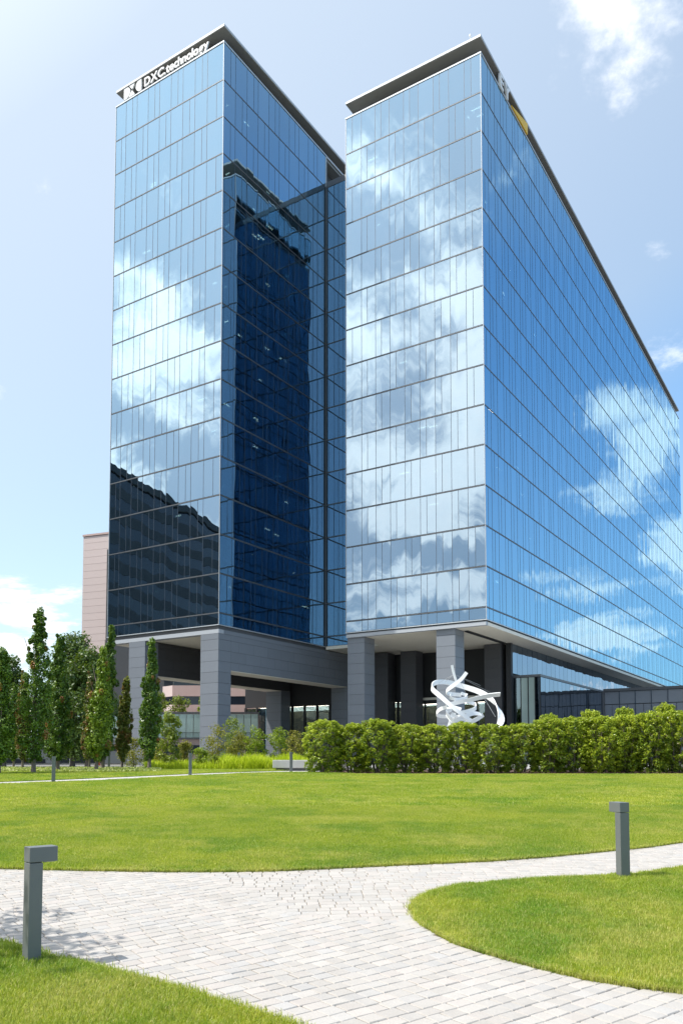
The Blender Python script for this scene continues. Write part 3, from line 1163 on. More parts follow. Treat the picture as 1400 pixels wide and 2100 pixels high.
m_.build('vestibule_frame', 'dark_void', ve)
f2 = Face(ve, vo, -30.24, 89.0, (0, 1), (1, 0))
for k in range(17):
    f2.pane(0.12 + k * 1.53, 0.12 + (k + 1) * 1.53 - 0.06, 5.0, 11.0, 'far_glass', 'vestibule_pane')
m_ = MB(vo)
m_.box(-30.5, -30.32, 89.1, 115.0, BZ, 11.0)
m_.build('inner_wall', 'dark_void', ve)
m_ = MB(vo)
m_.box(-33.3, -30.6, 97, 97.2, BZ, 11.0)
m_.build('rear_wall', 'light_wood', ve)
# slatted wood ceiling edge glimpsed inside
for k in range(9):
    m_ = MB(vo)
    m_.box(-33.3, -30.6, 90.6 + k * 0.6, 90.75 + k * 0.6, 8.3, 8.42)
    m_.build('ceiling_slat', 'light_wood', ve)

# ---- low wing to the right
wing = empty('low_wing', wl(-30.2, 115.2, BZ), -TH, label='low glass and grey metal wing running right from under the right tower', cat='building wing')
wo_ = (-30.2, 115.2, BZ)
mb = MB(wo_)
mb.box(-30.2, 60, 115.2, 130, 11.15, 11.54)
mb.build('roof', 'reveal', wing)
mb = MB(wo_)
mb.box(-30.2, 60, 115.9, 129, BZ, 11.15)
mb.build('core_wall', 'reveal', wing)
fw = Face(wing, wo_, -30.2, 115.4, (1, 0), (0, -1))
simple('wing_panel', (0.19, 0.205, 0.235), 0.35, 0.2, 0.1, 0.5)
for k in range(34):
    u0, u1 = 0.1 + k * 2.1, 0.1 + (k + 1) * 2.1 - 0.09
    f_ = fw.pane(u0, u1, 9.4, 11.1, 'wing_panel', 'upper_panel')
    m_ = u0 + (u1 - u0) * 0.5
    fw.pane(u0, m_ - 0.03, BZ + 0.1, 9.3, 'far_glass' if k > 5 else 'wing_panel', 'window_pane')
    fw.pane(m_ + 0.03, u1, BZ + 0.1, 9.3, 'far_glass' if k > 5 else 'wing_panel', 'window_pane')
mb = MB(wo_)
for k in range(35):
    u = 0.05 + k * 2.1
    fw.box(mb, u - 0.05, u + 0.05, -0.1, 0.12, BZ, 11.14)
mb.build('mullions', 'mullion', wing, kind='stuff')

# ---- signs
def text_obj(body, size, depth, mat, parent, loc, name, shear=0.0, fat=0.0, rz=0.0):
    cu = bpy.data.curves.new(name, 'FONT')
    cu.body = body
    cu.size = size
    cu.extrude = depth
    cu.shear = shear
    cu.offset = fat
    cu.materials.append(MATS[mat])
    tmp = bpy.data.objects.new('temp_text', cu)
    COL.objects.link(tmp)
    bpy.context.view_layer.update()
    me = bpy.data.meshes.new_from_object(tmp.evaluated_get(bpy.context.evaluated_depsgraph_get()))
    bpy.data.objects.remove(tmp)
    o = bpy.data.objects.new(name, me)
    COL.objects.link(o)
    o.parent = parent
    o.location = loc
    o.rotation_euler = (math.radians(90), 0, rz)
    return o


sg = empty('roof_sign', wl(-70.5, 63.5, 78.5), -TH, label='white company lettering DXC.technology with its symbol under the left tower roof', cat='sign')
mb = MB((-70.5, 63.5, 78.5))
mb.box(-69.9, -56.2, 64.5, 64.6, top1 + 0.0, top1 + 1.70)
mb.build('backing_panel', 'sign_backing', sg)
mb = MB((-70.5, 63.5, 78.5))
mb.box(-70.3, -56.0, 63.42, 63.52, 78.66, 78.74)
mb.build('mounting_rail', 'trim_silver', sg)


def extr(name, pts, y0, y1, mat, parent, origin):
    """prism from an outline in the (s,z) plane"""
    mb = MB(origin)
    n = len(pts)
    k = len(mb.v)
    for y in (y0, y1):
        for p in pts:
            mb.v.append((p[0] - origin[0], y - origin[1], p[1] - origin[2]))
    mb.f.append(tuple(range(n)))
    mb.f.append(tuple(reversed(range(n, 2 * n))))
    for i in range(n):
        mb.f.append((i, i + n, (i + 1) % n + n, (i + 1) % n))
    mb.r += [0] * (n + 2)
    return mb.build(name, mat, parent)


def arc(cx, cz, r, a0, a1, n=10, sx=1.0):
    return [(cx + sx * r * math.cos(math.radians(a0 + (a1 - a0) * i / n)), cz + r * math.sin(math.radians(a0 + (a1 - a0) * i / n))) for i in range(n + 1)]


so = (-70.5, 63.5, 78.5)
zc_ = 79.47
# symbol: solid D, crossing X and a mirrored D
extr('symbol_shape', [(-70.45, zc_ - 0.72), (-70.45, zc_ + 0.72)] + [p for p in reversed(arc(-70.2, zc_, 0.72, -90, 90, 10, 1.05))], 63.32, 63.5, 'sign_white', sg, so)
extr('symbol_shape', [(-69.72, zc_ + 0.74), (-68.62, zc_ + 0.74), (-69.1, zc_ + 0.06)], 63.32, 63.5, 'sign_white', sg, so)
extr('symbol_shape', [(-69.62, zc_ - 0.74), (-69.12, zc_ - 0.06), (-68.66, zc_ - 0.74)], 63.32, 63.5, 'sign_white', sg, so)
extr('symbol_shape', [(-67.6, zc_ + 0.72), (-67.6, zc_ - 0.72)] + [p for p in reversed(arc(-67.75, zc_, 0.72, 90, 270, 10, 1.05))], 63.32, 63.5, 'sign_white', sg, so)
xx = -67.15
pos = []
for i_, ch in enumerate('DXC.technology'):
    t_ = text_obj(ch, 1.42, 0.09, 'sign_white', sg, (0, 0, 0), 'letter', 0.0, 0.03)
    xs_ = [v.co.x for v in t_.data.vertices]
    t_['w'] = max(xs_) - min(xs_)
    pos.append((t_, min(xs_), max(xs_) - min(xs_)))
gap = (9.75 - sum(p_[2] for p_ in pos)) / 13
for t_, x0_, w_ in pos:
    t_.location = (xx - x0_ - so[0], 63.42 - so[1], 78.93 - so[2])
    del t_['w']
    xx += w_ + gap
print('letter gap', gap)

sg2 = empty('roof_sign', wl(T2S1, 80.0, top2), -TH, label='EY letters in grey white with a yellow wedge under the right tower roof', cat='sign')
o2 = (T2S1, 80.0, top2)
t_ = text_obj('E', 2.15, 0.12, 'sign_white', sg2, (0.05, 0.05, 0.12), 'letter', 0, 0.05, math.radians(90))
t_ = text_obj('Y', 2.15, 0.12, 'sign_white', sg2, (0.05, 1.65, 0.12), 'letter', 0, 0.05, math.radians(90))
mb = MB(o2)
A_ = [(83.4, top2 + 0.15), (88.6, top2 + 1.55), (88.6, top2 + 0.25)]
for s_ in (T2S1 - 0.12, T2S1 + 0.2):
    for p in A_:
        mb.v.append((s_ - o2[0], p[0] - o2[1], p[1] - o2[2]))
mb.f += [(0, 1, 2), (5, 4, 3), (0, 3, 4, 1), (1, 4, 5, 2), (2, 5, 3, 0)]
mb.r += [0] * 5
mb.build('yellow_wedge', 'sign_yellow', sg2)
mb = MB(o2)
mb.box(T2S1 - 1.3, T2S1 - 1.2, 79.5, 90, top2 + 0.0, top2 + 1.7)
mb.build('backing_panel', 'sign_backing', sg2)

# small weather mast on the right tower roof
wm = empty('roof_mast', wl(-32.2, 75.6, top2 + 2.02), -TH, label='tiny white weather mast standing on the right tower roof edge', cat='mast')
mb = MB()
mb.tube([(0, 0, 0), (0, 0, 1.1)], [0.035, 0.03], 6)
mb.build('pole', 'white_paint', wm)
mb = MB()
mb.tube([(0, 0, 0.75), (0, 0, 0.85), (0, 0, 1.0), (0, 0, 1.1)], [0.03, 0.13, 0.13, 0.05], 8)
mb.build('sensor_head', 'white_paint', wm)

# ------------------------------------------------------------------ background buildings
pk = empty('pink_office_building', (-40, 130, BZ), label='pale pink stone office block with banded windows behind the left tower', cat='office building')
po = (-40, 130, BZ)
# slab tower of panels
nz = 32
for i in range(nz):
    z0_, z1_ = BZ + i * 1.145, BZ + (i + 1) * 1.145 - 0.03
    mb = MB()
    mb.box(0, 5.75, 0, 1, z0_ - BZ, z1_ - BZ)
    o = mb.build('stone_panel', 'pink_stone', pk, loc=(-1.9, 1.0, 0))
    o.rotation_euler = (0, 0, -0.36)
mb = MB(po)
mb.box(-41.5, -36.9, 131.5, 142, BZ, 37.6)
mb.build('core_wall', 'pink_band', pk)
mb = MB()
mb.box(-0.1, 5.85, -0.12, 1.5, 36.68, 36.98)
o = mb.build('parapet_cap', 'pink_band', pk, loc=(-1.9, 1.0, 0))
o.rotation_euler = (0, 0, -0.36)
# angled lit facet then frontal bands
P0, P1, P2, P3 = (-36.55, 134.0), (-25.3, 122.0), (-13.1, 122.0), (-12.45, 123.2)


def band(p, q, z0, z1, mat, name, depth=0.3, inset=0.0):
    d = Vector((q[0] - p[0], q[1] - p[1], 0)).normalized()
    n = Vector((-d.y, d.x, 0))
    a = Vector((p[0], p[1], 0)) + n * inset
    c = Vector((q[0], q[1], 0)) + n * inset
    mb = MB(po)
    pts = [a, c, c + n * depth, a + n * depth]
    for z in (z0, z1):
        for k_ in pts:
            mb.v.append((k_.x - po[0], k_.y - po[1], z - po[2]))
    for f_ in ((3, 2, 1, 0), (4, 5, 6, 7), (0, 1, 5, 4), (1, 2, 6, 5), (2, 3, 7, 6), (3, 0, 4, 7)):
        mb.f.append(f_)
        mb.r.append(0.0)
    return mb.build(name, mat, pk)


lev = 2.9
for i in range(11):
    z = 8.3 + (i - 2) * lev
    for (p, q) in ((P0, P1), (P1, P2), (P2, P3)):
        if i < 2 and p == P2:
            continue
        band(p, q, z, z + 1.62, 'pink_band' if p == P1 else 'pink_stone', 'stone_band', 0.4)  # frontal face gets a darker pink, its shade put into the colour
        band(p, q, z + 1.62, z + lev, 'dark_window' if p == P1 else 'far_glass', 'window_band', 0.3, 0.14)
mb = MB(po)
mb.box(-36, -13, 124, 140, BZ, 34)
mb.build('core_wall', 'interior', pk)

pd = empty('glazed_podium', (-24, 112, BZ), label='low pink podium with pale green glazed upper storey and planting on its roof', cat='podium building')
do = (-24, 112, BZ)
mb = MB(do)
mb.box(-36, -11.3, 112.25, 120, BZ, 7.9)
mb.build('core_wall', 'pink_band', pd)
mb = MB(do)
mb.box(-36, -11.3, 111.95, 112.4, 7.98, 8.25)
mb.build('parapet_cap', 'reveal', pd)
for k in range(25):
    mb = MB(do)
    mb.box(-36 + k * 0.985, -36 + (k + 1) * 0.985 - 0.07, 112.0, 112.1, 4.75, 7.95)
    mb.build('glass_panel', 'window_green', pd)
mb = MB(do)
mb.box(-36, -11.3, 111.93, 112.0, 5.4, 5.46)
mb.box(-36, -11.3, 111.9, 112.24, 4.5, 4.72)
mb.build('glazing_rail', 'reveal', pd)
for k in range(9):
    mb = MB(do)
    mb.box(-35.5 + k * 2.8, -35.5 + k * 2.8 + 2.2, 111.95, 112.25, 2.5, 3.7)
    mb.build('window_band', 'dark_window', pd)

gb = empty('garage_block', (-45, 108, BZ), label='low grey concrete block with dark slots behind the left tree row', cat='garage building')
go = (-45, 108, BZ)
mb = MB(go)
mb.box(-62, -26.5, 108, 120, BZ, 4.2)
mb.build('wall', 'concrete', gb)
mb = MB(go)
mb.box(-62.1, -26.4, 107.9, 108.2, 4.2, 4.45)
mb.build('coping', 'bench_stone', gb)
for k, (a_, c_, z0_, z1_) in enumerate(((-37.5, -31, 2.9, 3.75), (-37.5, -31.5, 1.3, 2.05), (-31, -28.6, 2.9, 3.75), (-62, -39, 1.25, 1.8))):
    mb = MB(go)
    mb.box(a_, c_, 107.95, 108.1, z0_, z1_)
    mb.build('slot_opening', 'dark_void', gb)

# block left of the camera, mirrored in the left tower's lower floors
nb_p, nb_q = Vector((-54, 99.6, 0)), Vector((-113, 44.0, 0))
nd_ = (nb_q - nb_p).normalized()
nb = empty('banded_office_block', tuple(nb_p + Vector((0, 0, BZ))), math.atan2(nd_.y, nd_.x),
           label='tall brown banded office block mirrored in the left tower lower floors', cat='office building')
Lb = (nb_q - nb_p).length
mb = MB()
mb.box(0.3, Lb, -28, -0.3, 0, 49.6)
mb.build('core_wall', 'office_brown', nb)
for i in range(12):
    z = 4.05 * i
    mb = MB()
    mb.box(0, Lb, -0.3, 0.02, z, z + 1.9)
    mb.build('spandrel_band', 'office_brown', nb)
    mb = MB()
    mb.box(0.1, Lb, -0.3, -0.05, z + 1.9, z + 4.05)
    mb.build('window_band', 'dark_window', nb)
mb = MB()
mb.box(-0.2, Lb, -1.0, 0.35, 48.6, 49.9)
mb.build('parapet', 'office_brown', nb)
# ------------------------------------------------------------------ bollards
def make_bollard(kind, H=0.935):
    root = empty('path_bollard')
    w, d = 0.125, 0.105
    mb = MB()
    mb.box(-w / 2, w / 2, -d / 2, d / 2, -0.12, H * 0.868)
    bevel(mb.build('post', 'bollard_paint', root), 0.003, 1)
    mb = MB()
    mb.box(-w / 2 - 0.002, w / 2 + 0.002, -d / 2 - 0.002, d / 2 + 0.115, H * 0.874, H)
    bevel(mb.build('lamp_head', 'bollard_paint', root), 0.003, 1)
    mb = MB()
    mb.box(-w / 2 + 0.02, w / 2 - 0.02, d / 2 + 0.015, d / 2 + 0.10, H * 0.868, H * 0.874)
    mb.build('lens', 'lens', root)
    mb = MB()
    mb.box(-w / 2 - 0.02, w / 2 + 0.02, -d / 2 - 0.02, d / 2 + 0.02, -0.02, 0.012)
    mb.build('foot_plate', 'bollard_paint', root)
    return root


def copy_thing(o, loc, rz):
    r = o.copy()
    COL.objects.link(r)
    r.location = loc
    r.rotation_euler = (0, 0, rz)
    for ch in o.children:
        c = ch.copy()
        COL.objects.link(c)
        c.parent = r
    return r


B0 = make_bollard('b')
BOL = [(-2.43, 6.52, -50, 'near grey light bollard at the lower left edge of the paving'),
       (3.36, 9.86, 16, 'grey light bollard at the island lawn edge, lower right'),
       (-9.93, 28.3, 20, 'grey light bollard beside the garden path, leftmost on the path edge'),
       (-6.12, 33.2, 15, 'grey light bollard on the path edge in front of the stone pillar'),
       (-2.26, 36.8, 10, 'grey light bollard by the stone bench near the hedge end'),
       (-5.69, 45.5, 10, 'small far bollard standing in the lime ornamental grass'),
       (-12.9, 45.5, 10, 'far bollard between the columnar trees, pale grey'),
       (-9.9, 46.9, 10, 'far bollard right of the nearest single columnar tree')]
for i, (x, y, dg, lb) in enumerate(BOL):
    o = B0 if i == 0 else copy_thing(B0, (0, 0, 0), 0)
    o.location = (x, y, float(G(y)) - 0.025)
    o.rotation_euler = (0, 0, math.radians(dg))
    tag(o, label=lb, cat='bollard', group='light bollards along the paths')

# ------------------------------------------------------------------ stone bench, cone, lamp post
bn = empty('stone_bench', (-1.9, 39.2, 1.22), math.radians(-4), label='low pale stone seat wall at the left end of the hedge', cat='stone bench')
mb = MB()
mb.box(-1.35, 2.2, -0.35, 0.35, 0.12, 0.50)
bevel(mb.build('seat', 'bench_stone', bn), 0.02, 2)
mb = MB()
mb.box(-1.2, 2.1, -0.25, 0.25, -0.1, 0.12)
mb.build('plinth', 'reveal', bn)

cn = empty('traffic_cone', (-19.6, 66, 1.25), label='small orange traffic cone far behind the tree row', cat='traffic cone')
mb = MB()
mb.tube([(0, 0, 0.05), (0, 0, 0.4), (0, 0, 0.75)], [0.19, 0.11, 0.04], 12)
mb.build('cone_body', 'cone_orange', cn)
mb = MB()
mb.tube([(0, 0, 0.36), (0, 0, 0.52)], [0.125, 0.098], 12)
mb.build('reflective_collar', 'sign_white', cn)
mb = MB()
mb.box(-0.24, 0.24, -0.24, 0.24, 0, 0.05)
mb.build('base', 'cone_orange', cn)

lp = empty('street_lamp', (-24.8, 75, 1.25), label='thin pale street lamp with short arm behind the tree row', cat='street lamp')
mb = MB()
mb.tube([(0, 0, 0), (0, 0, 4.1)], [0.10, 0.07], 8)
mb.build('pole', 'aluminium', lp)
mb = MB()
mb.box(-0.05, 1.3, -0.14, 0.14, 4.1, 4.25)
mb.build('lamp_head', 'aluminium', lp)

# ------------------------------------------------------------------ sculpture
scu = empty('ribbon_sculpture', (7.0, 46, 1.22), label='tall white sculpture of looping steel ribbons behind the hedge', cat='sculpture')
FPX = 1675.768


def px3(u, v, dep):
    x = (u - 700) / FPX
    z = (1458.09 - v) / FPX
    c, s = math.cos(0.0592), math.sin(0.0592)
    d = Vector((x, c - s * z, s + c * z))
    return d * (dep / d.y) + Vector((0, 0, EYE))


def catmull(P, n=8):
    out_ = []
    Q = [P[0]] + list(P) + [P[-1]]
    for i in range(1, len(Q) - 2):
        for k in range(n):
            t = k / n
            a, b_, c, d = Q[i - 1], Q[i], Q[i + 1], Q[i + 2]
            out_.append(0.5 * ((2 * b_) + (c - a) * t + (2 * a - 5 * b_ + 4 * c - d) * t * t + (3 * b_ - a - 3 * c + d) * t ** 3))
    out_.append(P[-1])
    return out_


def ribbon(name, pts, width, thick=0.05, up=None, taper=None):
    """flat steel strip swept along px points (u, v, depth, twist deg)"""
    P = [px3(p[0], p[1], p[2]) for p in pts]
    tw = [p[3] if len(p) > 3 else 0.0 for p in pts]
    C_ = catmull(P)
    twc = np.interp(np.linspace(0, len(P) - 1, len(C_)), range(len(P)), tw)
    wc = np.interp(np.linspace(0, 1, len(C_)), [0, .5, 1], taper or [1, 1, 1])
    mb = MB((7.0, 46, 1.22))
    prev = None
    upv = Vector(up or (0, 0, 1))
    for i, p in enumerate(C_):
        d = (C_[min(i + 1, len(C_) - 1)] - C_[max(i - 1, 0)]).normalized()
        a = upv - d * upv.dot(d)
        if a.length < 1e-3:
            a = d.orthogonal()
        a.normalize()
        n_ = d.cross(a)
        ang = math.radians(twc[i])
        wv_ = (a * math.cos(ang) + n_ * math.sin(ang)) * width * 0.39 * wc[i]
        tv = d.cross(wv_).normalized() * thick / 2
        k = len(mb.v)
        for q in (p - wv_ - tv, p + wv_ - tv, p + wv_ + tv, p - wv_ + tv):
            mb.v.append((q.x - 7.0, q.y - 46, q.z - 1.22))
        if i:
            for j in range(4):
                j2 = (j + 1) % 4
                mb.f.append((k - 4 + j, k - 4 + j2, k + j2, k + j))
                mb.r.append(0)
        if i == 0 or i == len(C_) - 1:
            mb.f.append((k, k + 1, k + 2, k + 3))
            mb.r.append(0)
    o = mb.build(name, 'white_paint', scu)
    return o


# great ring: from the lower middle round the left, over the top and down the right
ribbon('ribbon', [(965, 1478, 44.6, 10), (935, 1456, 44.5, 15), (905, 1430, 44.8, 20), (885, 1411, 45.6, 10), (893, 1400, 46.8, 0), (915, 1399, 47.6, -5),
                  (950, 1408, 47.8, -5), (985, 1420, 47.4, 0), (1010, 1437, 46.6, 20), (1024, 1458, 45.8, 60), (1026, 1480, 45.4, 80), (1016, 1500, 45.2, 80)], 0.34, taper=[0.8, 1.1, 1.5])
ribbon('ribbon', [(914, 1447, 45.0, 0), (928, 1443, 45.0, 0), (965, 1435, 44.9, 10), (1000, 1427, 44.8, 30), (1025, 1424, 44.8, 50)], 0.28, taper=[1.0, 1.0, 1.3])
ribbon('ribbon', [(926, 1364, 46.0, 0), (930, 1382, 46.0, 0), (936, 1400, 46.0, 0)], 0.17, 0.08, up=(1, 0, 0))
ribbon('ribbon', [(956, 1379, 45.6, 20), (945, 1393, 45.5, 20), (930, 1405, 45.4, 20), (917, 1415, 45.5, 10), (916, 1421, 46.0, 0), (930, 1424, 46.5, 0), (945, 1425, 46.6, 0)], 0.28, taper=[0.9, 1, 1])
ribbon('ribbon', [(945, 1422, 46.4, 0), (957, 1426, 46.4, 0), (952, 1432, 45.8, 0), (935, 1434, 45.5, 0), (922, 1430, 45.8, 0), (925, 1424, 46.4, 0)], 0.22)
ribbon('ribbon', [(932, 1440, 45.4, 0), (948, 1436, 45.6, 0), (962, 1440, 46.2, 0), (972, 1444, 46.6, 0), (975, 1452, 46.2, 0), (960, 1458, 45.7, 0), (940, 1462, 45.6, 0)], 0.26)
ribbon('ribbon', [(945, 1455, 45.2, 10), (925, 1450, 45.6, 0), (905, 1453, 46.0, 0), (895, 1462, 46.4, 0), (900, 1468, 46.8, 0), (925, 1470, 47.0, 0), (955, 1468, 46.8, 0)], 0.26)
ribbon('ribbon', [(985, 1465, 46.0, 40), (970, 1463, 45.6, 20), (950, 1470, 45.3, 0), (930, 1478, 45.2, 0), (918, 1468, 45.6, 0), (915, 1460, 46.0, 0), (925, 1455, 46.4, 0)], 0.3)
ribbon('ribbon', [(990, 1466, 46.4, 0), (975, 1476, 46.2, 0), (955, 1484, 46.0, 0), (938, 1486, 45.8, 0), (925, 1480, 46.0, 0), (935, 1474, 46.5, 0), (960, 1474, 46.8, 0)], 0.3)
# legs down to the ground
ribbon('leg', [(930, 1462, 45.8, 0), (922, 1490, 45.7, 10), (916, 1525, 45.6, 20), (925, 1545, 45.4, 0), (940, 1566, 45.3, 0)], 0.36, 0.08, up=(1, 0, 0), taper=[0.9, 1.2, 0.8])
ribbon('leg', [(955, 1478, 46.2, 0), (968, 1510, 46.4, 0), (975, 1545, 46.6, 0), (980, 1573, 46.6, 0)], 0.3, 0.08, up=(1, 0, 0))
ribbon('leg', [(1016, 1498, 45.3, 0), (1005, 1530, 45.5, 0), (995, 1555, 45.6, 0), (990, 1574, 45.6, 0)], 0.3, 0.08, up=(1, 0, 0))
mb = MB((7.0, 46, 1.22))
for (a_, c_) in (((928, 1384, 46), (900, 1400, 46.8)), ((928, 1384, 46), (912, 1399, 47)), ((934, 1384, 46), (985, 1406, 46.5)), ((934, 1384, 46), (1012, 1424, 46.5)),
                 ((940, 1392, 46), (958, 1428, 46)), ((985, 1420, 47), (1015, 1470, 45.8))):
    mb.tube([px3(*a_), px3(*c_)], [0.009, 0.009], 4)
mb.build('cable', 'aluminium', scu)


# ------------------------------------------------------------------ foliage
def leaf_cloud(centres, radii, n_per, leaf, tones, seed=0, squash=(1, 1, 1), flat=0.35, rust=None, aspect=0.55, jitter=0.35):
    """leaf-sized quads scattered on and in clumps; returns verts, faces, tone, rust"""
    R = np.random.default_rng(seed)
    C = np.repeat(np.asarray(centres, float), n_per, axis=0)
    rad = np.repeat(np.asarray(radii, float), n_per)
    tn = np.repeat(np.asarray(tones, float), n_per)
    ru = np.repeat(np.asarray(rust if rust is not None else np.zeros(len(radii)), float), n_per)
    N = len(C)
    d = R.normal(size=(N, 3))
    d /= np.linalg.norm(d, axis=1)[:, None]
    rr = rad * (0.55 + 0.5 * R.random(N) ** 0.6)
    P = C + d * rr[:, None] * np.array(squash)
    # orientation: outward + up + noise
    nrm = d * 0.7 + np.array([0, 0, flat]) + R.normal(size=(N, 3)) * 0.55
    nrm /= np.linalg.norm(nrm, axis=1)[:, None]
    a = np.cross(nrm, R.normal(size=(N, 3)))
    a /= np.linalg.norm(a, axis=1)[:, None]
    c = np.cross(nrm, a)
    ls = leaf * (0.65 + 0.7 * R.random(N))
    A_ = a * (ls * 0.5)[:, None]
    B_ = c * (ls * 0.5 * aspect)[:, None]
    sag = nrm * (ls * 0.12)[:, None]
    Vv = np.stack([P - A_, P - B_ + sag, P + A_, P + B_ + sag], axis=1).reshape(-1, 3)
    Ff = np.arange(4 * N).reshape(-1, 4)
    tone = np.clip(tn + R.normal(size=N) * jitter * 0.6, 0, 1)
    rust_ = np.clip((ru > R.random(N)).astype(float) * R.random(N) ** 0.3, 0, 1)
    return Vv, Ff, tone, rust_


def crown_mesh(name, mat, *args, **kw):
    v, f, t, r = leaf_cloud(*args, **kw)
    return raw_mesh(name, v, f, mat, {'tone': t, 'rust': r})


def limb_set(mb, H, trunk_r, n, spread, z0, z1, rr, top_frac=0.92):
    mb.tube([(0, 0, -0.15), (0.01, 0, 0.25), (0.02, 0.01, H * 0.35), (0.0, 0.02, H * 0.7), (0.02, 0, H * top_frac)],
            [trunk_r * 1.35, trunk_r, trunk_r * 0.8, trunk_r * 0.45, trunk_r * 0.12], 8)
    for i in range(n):
        z = z0 + (z1 - z0) * (i + rr.random() * 0.7) / n
        a = rr.random() * 6.283
        L = spread * (0.6 + 0.5 * rr.random())
        p1 = (math.cos(a) * L * 0.45, math.sin(a) * L * 0.45, z + L * 0.9)
        p2 = (math.cos(a) * L * 0.85, math.sin(a) * L * 0.85, z + L * 2.1)
        mb.tube([(0.01, 0, z), p1, p2], [trunk_r * 0.4, trunk_r * 0.25, trunk_r * 0.08], 5)


def columnar_tree(x, y, H, Wd, label, mat='maple_leaf', seed=0, rust=0.03, base=None, lean=(0, 0), tone=0.35, skirt=0.55, leaf=0.11, blobs=34):
    rr = random.Random(seed)
    root = empty('columnar_maple_tree', (x, y, float(G(y)) + 0.02), label=label, cat='tree', group='columnar maple trees on the back lawn')
    cz, cr, cc, ct, cru = [], [], [], [], []
    for i in range(blobs):
        u = (i + rr.random()) / blobs
        z = skirt + (H - skirt) * u
        prof = min(1.0, (u / 0.18 + 0.32)) * (1 - max(0, u - 0.36) ** 1.25 * 1.28)
        w = Wd * 0.5 * max(0.22, prof)
        a = rr.random() * 6.283
        q = w * (0.18 + 0.42 * rr.random())
        r_ = w * rr.uniform(0.5, 0.78)
        cc.append((math.cos(a) * q + lean[0] * u, math.sin(a) * q + lean[1] * u, z))
        cr.append(r_)
        ct.append(tone + rr.uniform(-0.22, 0.25))
        cru.append(0.0 if rust < 0.15 else rr.uniform(0, rust))
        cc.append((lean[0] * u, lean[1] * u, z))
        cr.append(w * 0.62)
        ct.append(tone - 0.22)  # darker centre clumps: shade inside the crown put into the leaf tone
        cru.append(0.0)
        # outer tufts and escaping shoots
        for _ in range(2):
            a2 = rr.random() * 6.283
            q2 = w * rr.uniform(0.7, 1.02)
            cc.append((math.cos(a2) * q2 + lean[0] * u, math.sin(a2) * q2 + lean[1] * u, z + rr.uniform(-.2, .3)))
            cr.append(w * rr.uniform(0.14, 0.30))
            ct.append(tone + rr.uniform(-0.3, 0.4))
            cru.append(0.7 if rr.random() < rust * 1.8 else 0.0)
    cc.append((lean[0], lean[1], H - 0.05))
    cr.append(0.16)
    ct.append(tone + 0.2)
    cru.append(0)
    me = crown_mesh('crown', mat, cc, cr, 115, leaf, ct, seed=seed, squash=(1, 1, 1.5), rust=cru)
    o = bpy.data.objects.new('crown', me)
    COL.objects.link(o)
    o.parent = root
    mb = MB()
    limb_set(mb, H, 0.085 * H / 6, 10, Wd * 0.45, skirt + 0.1, H * 0.75, rr)
    mb.build('trunk', 'bark', root)
    return root


T_ = [  # x, y, H, W, label, material, rust, lean, tone
    (-14.45, 34.6, 5.2, 1.4, 'dark green columnar maple cut by the left picture edge', 'maple_leaf', .06, (0, 0), .35),
    (-16.5, 42.4, 4.9, 0.85, 'slim rust tipped columnar maple, second from the left edge', 'maple_leaf_rust', .3, (0, 0), .35),
    (-18.6, 46.5, 4.6, 0.9, 'slim dark maple behind the rust tipped one at the left', 'maple_leaf', .1, (0, 0), .3),
    (-13.3, 35.4, 7.05, 1.3, 'tallest columnar maple in the left row with full green crown', 'maple_leaf', .04, (0.15, 0), .38),
    (-13.15, 38.0, 6.2, 1.15, 'dark green columnar maple just right of the tallest one', 'maple_leaf', .03, (0, 0), .25),
    (-13.7, 44.5, 5.0, 0.85, 'narrow reddish brown columnar maple half hidden at the lit tree', 'maple_leaf_rust', .2, (0, 0), .2),
    (-11.3, 37.8, 5.65, 1.05, 'bright yellow green columnar maple with orange leaf tufts', 'maple_leaf_lime', .07, (0.25, 0), .5),
    (-12.0, 41.2, 7.15, 1.1, 'tall dark maple rising behind the bright yellow green one', 'maple_leaf', .02, (0.35, 0), .22),
    (-11.25, 42.0, 4.6, 0.8, 'small rusty olive columnar maple before the left stone pillar', 'maple_leaf_rust', .16, (0.2, 0), .5),
    (-9.5, 40.5, 6.4, 1.05, 'columnar maple with orange tufts standing alone before the portal', 'maple_leaf', .09, (0.05, 0), .42),
]
for i, (x, y, H, Wd, lb, mt, ru, ln, tn) in enumerate(T_):
    columnar_tree(x, y, H, Wd, lb, mt, seed=100 + i, rust=ru, lean=ln, tone=tn)


def broad_tree(x, y, H, Wd, label, mat, seed, name='broad_tree', leaf=0.2, n=60, cat='tree', trunk=0.2, per=70, z0f=0.25, group=None, tone=0.4):
    rr = random.Random(seed)
    root = empty(name, (x, y, float(G(y))), label=label, cat=cat, group=group)
    cc, cr, ct = [], [], []
    for i in range(n):
        u = rr.random()
        z = H * (z0f + (1 - z0f) * u)
        prof = math.sin(math.pi * min(1, 0.12 + u * 0.86)) ** 0.6
        a = rr.random() * 6.283
        q = Wd * 0.5 * prof * rr.uniform(0.25, 0.9)
        cc.append((math.cos(a) * q, math.sin(a) * q, z))
        cr.append(Wd * rr.uniform(0.09, 0.18))
        ct.append(tone + rr.uniform(-0.3, 0.35))
    me = crown_mesh('crown', mat, cc, cr, per, leaf, ct, seed=seed)
    o = bpy.data.objects.new('crown', me)
    COL.objects.link(o)
    o.parent = root
    mb = MB()
    limb_set(mb, H * 0.85, trunk, 9, Wd * 0.3, H * z0f * 0.8, H * 0.6, rr)
    mb.build('trunk', 'bark', root)
    return root


